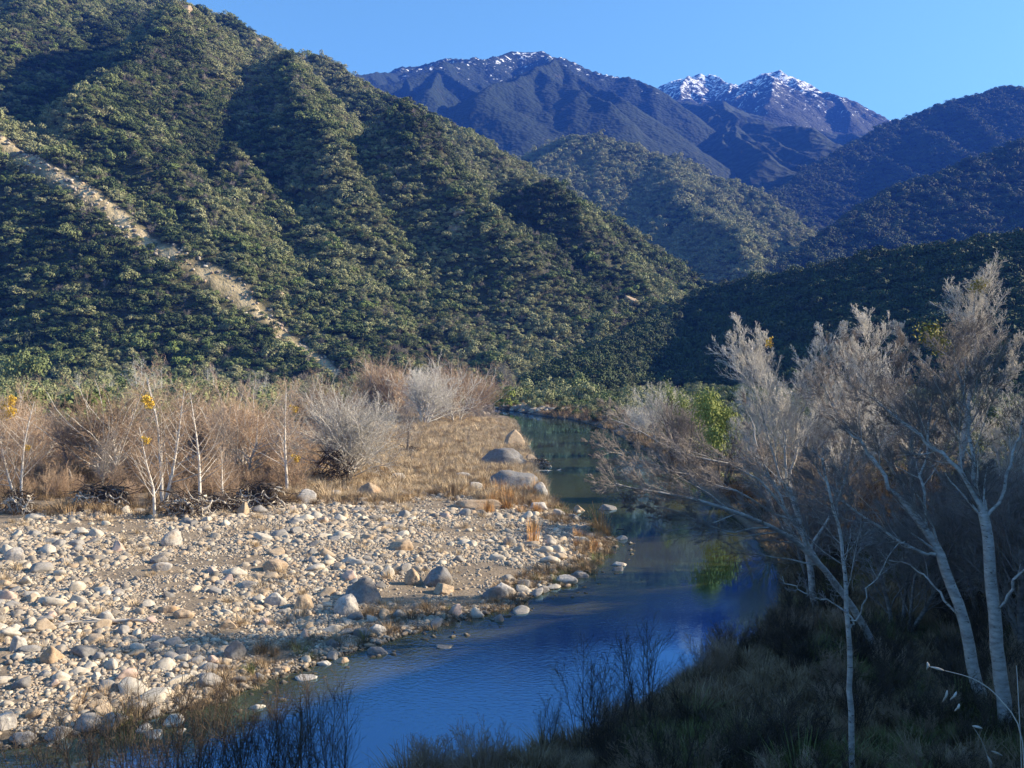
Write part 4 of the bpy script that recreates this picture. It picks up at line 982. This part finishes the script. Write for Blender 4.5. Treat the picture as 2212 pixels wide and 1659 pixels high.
# golden grass flat behind the bar
fill('grass', 26000, (-26, 9), (52, 150), lambda x, y, z, d, l, px, py: l & (d > .3) & (py < upper(px)+4) & (px > 500) & (px < 1190) & (px > 560+(py-900)*.4) & (nz(x, y, .25) > -.25), K_straw, 4, .85, 'golden dry grass on the flat behind the stone bar')
fill('grass', 5000, (-26, 9), (50, 150), lambda x, y, z, d, l, px, py: l & (d > .2) & (py < upper(px)+14) & (px > 500) & (px < 1250) & (nz(x, y, .2, 7) > -.05), K_dead, 4, .8, 'brown dead grass patches in the golden flat')
fill('grass', 13000, (-36, 12), (20, 70), lambda x, y, z, d, l, px, py: l & (d > -.35) & (d < 2.2+2*nz(x, y, .3)) & (nz(x, y, .22, 3) > -.15) & (py > 1080) & ((px > 420) | (rng.uniform(0, 1, x.shape) < .35)), K_dead, 4, .5, 'brown grass along the edge of the stone bar')
fill('sedge', 4000, (-36, 12), (20, 70), lambda x, y, z, d, l, px, py: l & (d > -.3) & (d < 1.2) & (nz(x, y, .22, 9) > .1) & (py > 1080), K_sedge, 4, .5, 'green sedge along the waterline of the bar')
fill('grass', 4500, (-36, 12), (22, 80), lambda x, y, z, d, l, px, py: l & (d > 2) & (py > upper(px)) & (nz(x, y, .35, 5) > .12), K_straw, 4, .5, 'dry grass tufts between the stones of the bar')
fill('reeds', 420, (-6, 14), (42, 72), lambda x, y, z, d, l, px, py: l & (d > -.8) & (((px-1295)**2/500+(py-1175)**2/900 < 1) | ((px-1160)**2/500+(py-1155)**2/500 < 1) | ((px-1240)**2/300+(py-1165)**2/300 < 1)), K_reed, 4, 1.0, 'orange reeds standing at the tip of the bar')
fill('reeds', 700, (-8, 10), (55, 85), lambda x, y, z, d, l, px, py: l & (d > -.2) & (px > 1050) & (px < 1170) & (py > 1062) & (py < 1110), K_reed, 4, 1.0, 'golden reeds in front of the huge smooth boulder')
# thickets behind and under the left trees
fill('thicket', 2600, (-70, 0), (54, 150), lambda x, y, z, d, l, px, py: l & (d > 1) & (py < upper(px)-6) & (px < 690-.0*py) & (z < 9), K_brown, 4, .85, 'brown leafless thicket under the left bank trees')
fill('thicket', 1700, (-90, 20), (95, 235), lambda x, y, z, d, l, px, py: l & (d > 2) & (py < 985) & ((px < 640) | (py < 905)) & (z < 12), K_grey, 3, 1.15, 'grey leafless thicket on the valley floor')
fill('thicket', 4200, (-120, 20), (100, 240), lambda x, y, z, d, l, px, py: (d > 2) & (py < 955) & ((px < 640) | (py < 880)) & (z < 14) & (nz(x, y, .06, 2) > -.25), BUSH, 10, 1.7, 'green brush on the valley floor below the hillside')
fill('grass', 12000, (-60, -5), (50, 150), lambda x, y, z, d, l, px, py: l & (py < upper(px)+10) & (px < 640) & (nz(x, y, .2, 4) > -.1), K_dead, 4, .9, 'dead grass under the left bank trees')
# far dark bank and right bank
fill('thicket', 5200, (4, 190), (60, 330), lambda x, y, z, d, l, px, py: (~l | (y > 190)) & (d > 1.2) & (z < 16) & (px > 1080), BUSH, 15, 1.2, 'dark brush on the shaded right bank')
fill('grass', 3000, (-5, 60), (80, 210), lambda x, y, z, d, l, px, py: (~l) & (d > .1) & (d < 14), K_dead, 4, 1.4, 'dead grass along the far shaded shore')
fill('thicket', 2600, (2, 40), (17, 70), lambda x, y, z, d, l, px, py: (~l) & (d > .8) & (px > 1100) & (nz(x, y, .18, 1) > -.05), K_dark, 4, .6, 'dark leafless undergrowth on the shaded right bank')
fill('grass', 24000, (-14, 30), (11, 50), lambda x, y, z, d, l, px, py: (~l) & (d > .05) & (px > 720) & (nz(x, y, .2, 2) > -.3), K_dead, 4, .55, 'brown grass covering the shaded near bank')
fill('grass', 7000, (0, 30), (13, 45), lambda x, y, z, d, l, px, py: (~l) & (d > 1.0) & (nz(x, y, .22, 12) > .12) & (px > 1350), K_sedge, 4, .8, 'green grass patches on the shaded near bank')
fill('thicket', 500, (-3, 16), (15, 32), lambda x, y, z, d, l, px, py: (~l) & (d > .4) & (px > 800) & (nz(x, y, .25, 20) > .0), K_brown, 4, .5, 'brown leafless stems on the near bank')
# bare shrubs that can be told apart
SH = [tree_meshes('shrub', 860+i, 7, .28, 3.0, .02, bark='twig_dark', twig='twig_dark') for i in range(3)]
def shrub(px, py_top, d, label, i, rz, wide=1.0, group='bare willow shrubs at the near shore'):
    x = at(px, 800, d)[0]; z = max(H(x, d)[0], -.15); top = at(px, py_top, d)[2]; s = max(top-z, .5)/3.0
    t = empty('bare_shrub', (x, d, z-.05), rz); t.scale = (s*wide, s*wide, s); tag(t, label, 'shrub', group)
    for m_ in SH[i][0]: obj('stem', m_, t)
    for nm, k in (('branches', 1), ('twigs', 2)): obj(nm, SH[i][k], t)
for j, (px, top, d, lb) in enumerate([
 (150,1560,18.4,'low dark willow shrub at the lower left corner'),(240,1530,18.2,'dark willow shrub second from the lower left corner'),(320,1505,18.4,'willow shrub in front of the last shore stones'),
 (400,1500,18.0,'dense dark willow shrub left of the tall ones'),(470,1510,18.3,'willow shrub where the blue water begins'),(540,1490,18.0,'tall dark willow shrub over the blue water'),
 (610,1520,18.4,'thin willow shrub between the two tall ones'),(665,1485,18.0,'tallest dark willow shrub over the blue water'),(725,1520,18.4,'rightmost willow shrub over the blue water'),
 (60,1600,18.4,'small dark willow shrub at the very left'),
 (1385,1340,22.2,'tall leaning bare shrub rising from the near bank into the water view'),(1265,1400,22.0,'upright dark bare shrub left of the leaning one'),(1180,1505,21.6,'short bare shrub at the waterline of the near bank'),(1330,1440,22.4,'dense bare shrub between the upright and leaning ones'),
 (1500,1410,25,'bare shrub with greenish stems by the rippled water'),(1600,1380,26.5,'low bushy shrub with greenish stems at the shaded shore')]):
    top -= 35 if j < 10 else 0; xx = at(px, 800, d)[0]
    while j >= 10 and shore(np.array([xx]), np.array([float(d)]))[0][0] < .25: d -= .3; xx = at(px, 800, d)[0]
    shrub(px, top, d, lb, j % 3, j*1.3, .75 if j < 10 else .95)

# pale dry stalks close to the viewer at the lower right
def stalk(label, L, pods, r=.0035, d=4.2):
    P, R = limb([(a, b, d) for a, b in L], r, r*.45, 14); base = P[0].copy(); t = empty('dry_stalk', tuple(base), 0); tag(t, label, 'plant', 'pale dry stalks near the viewer')
    obj('stem', tube_mesh('stem', [(P-base, R)], M['drift'], 5), t)
    for k, (a, b, a2, b2) in enumerate(pods):
        Q, _ = limb([(a, b, d), ((a+a2)/2+3, (b+b2)/2, d-.02), (a2, b2, d)], .01, .01, 7); rr = np.array([.001, .004, .006, .0065, .005, .003, .001])
        obj('seed_pod', tube_mesh('seed_pod', [(Q-base, rr)], M['drift'], 6), t)
stalk('arching pale dry stalk with hanging seed pods at the lower right', [(2216,1800),(2207,1592),(2160,1510),(2106,1468),(2042,1449)], [(2040,1449,2008,1440),(2003,1430,2001,1446),(2046,1490,2036,1516),(2066,1494,2052,1512),(2072,1520,2062,1536)])
stalk('straight thin dry stalk at the right edge', [(2208,1850),(2206,1640),(2196,1438)], [])
stalk('short leaning dry stalk with papery pods at the bottom right', [(2175,1850),(2135,1640),(2102,1569)], [(2100,1568,2122,1574),(2140,1622,2166,1634),(2132,1632,2142,1662)])

x, y = polar_points(9000, 205, 560, -32, 14, 1.5); z, I_ = H_full(x, y); ok = (I_ == 1) & (trail_dist(x, y) > 3) & (fbm(x*.02+4, y*.02, 3) > -.05); x, y, z = x[ok], y[ok], z[ok]; m = len(x)
scatter('dead_brush', np.stack([x, y, z], 1), rng.uniform(.9, 1.9, m), rng.uniform(0, 6.28, m), rng.integers(0, 3, m), K_grey, 'grey leafless brush scattered among the chaparral')
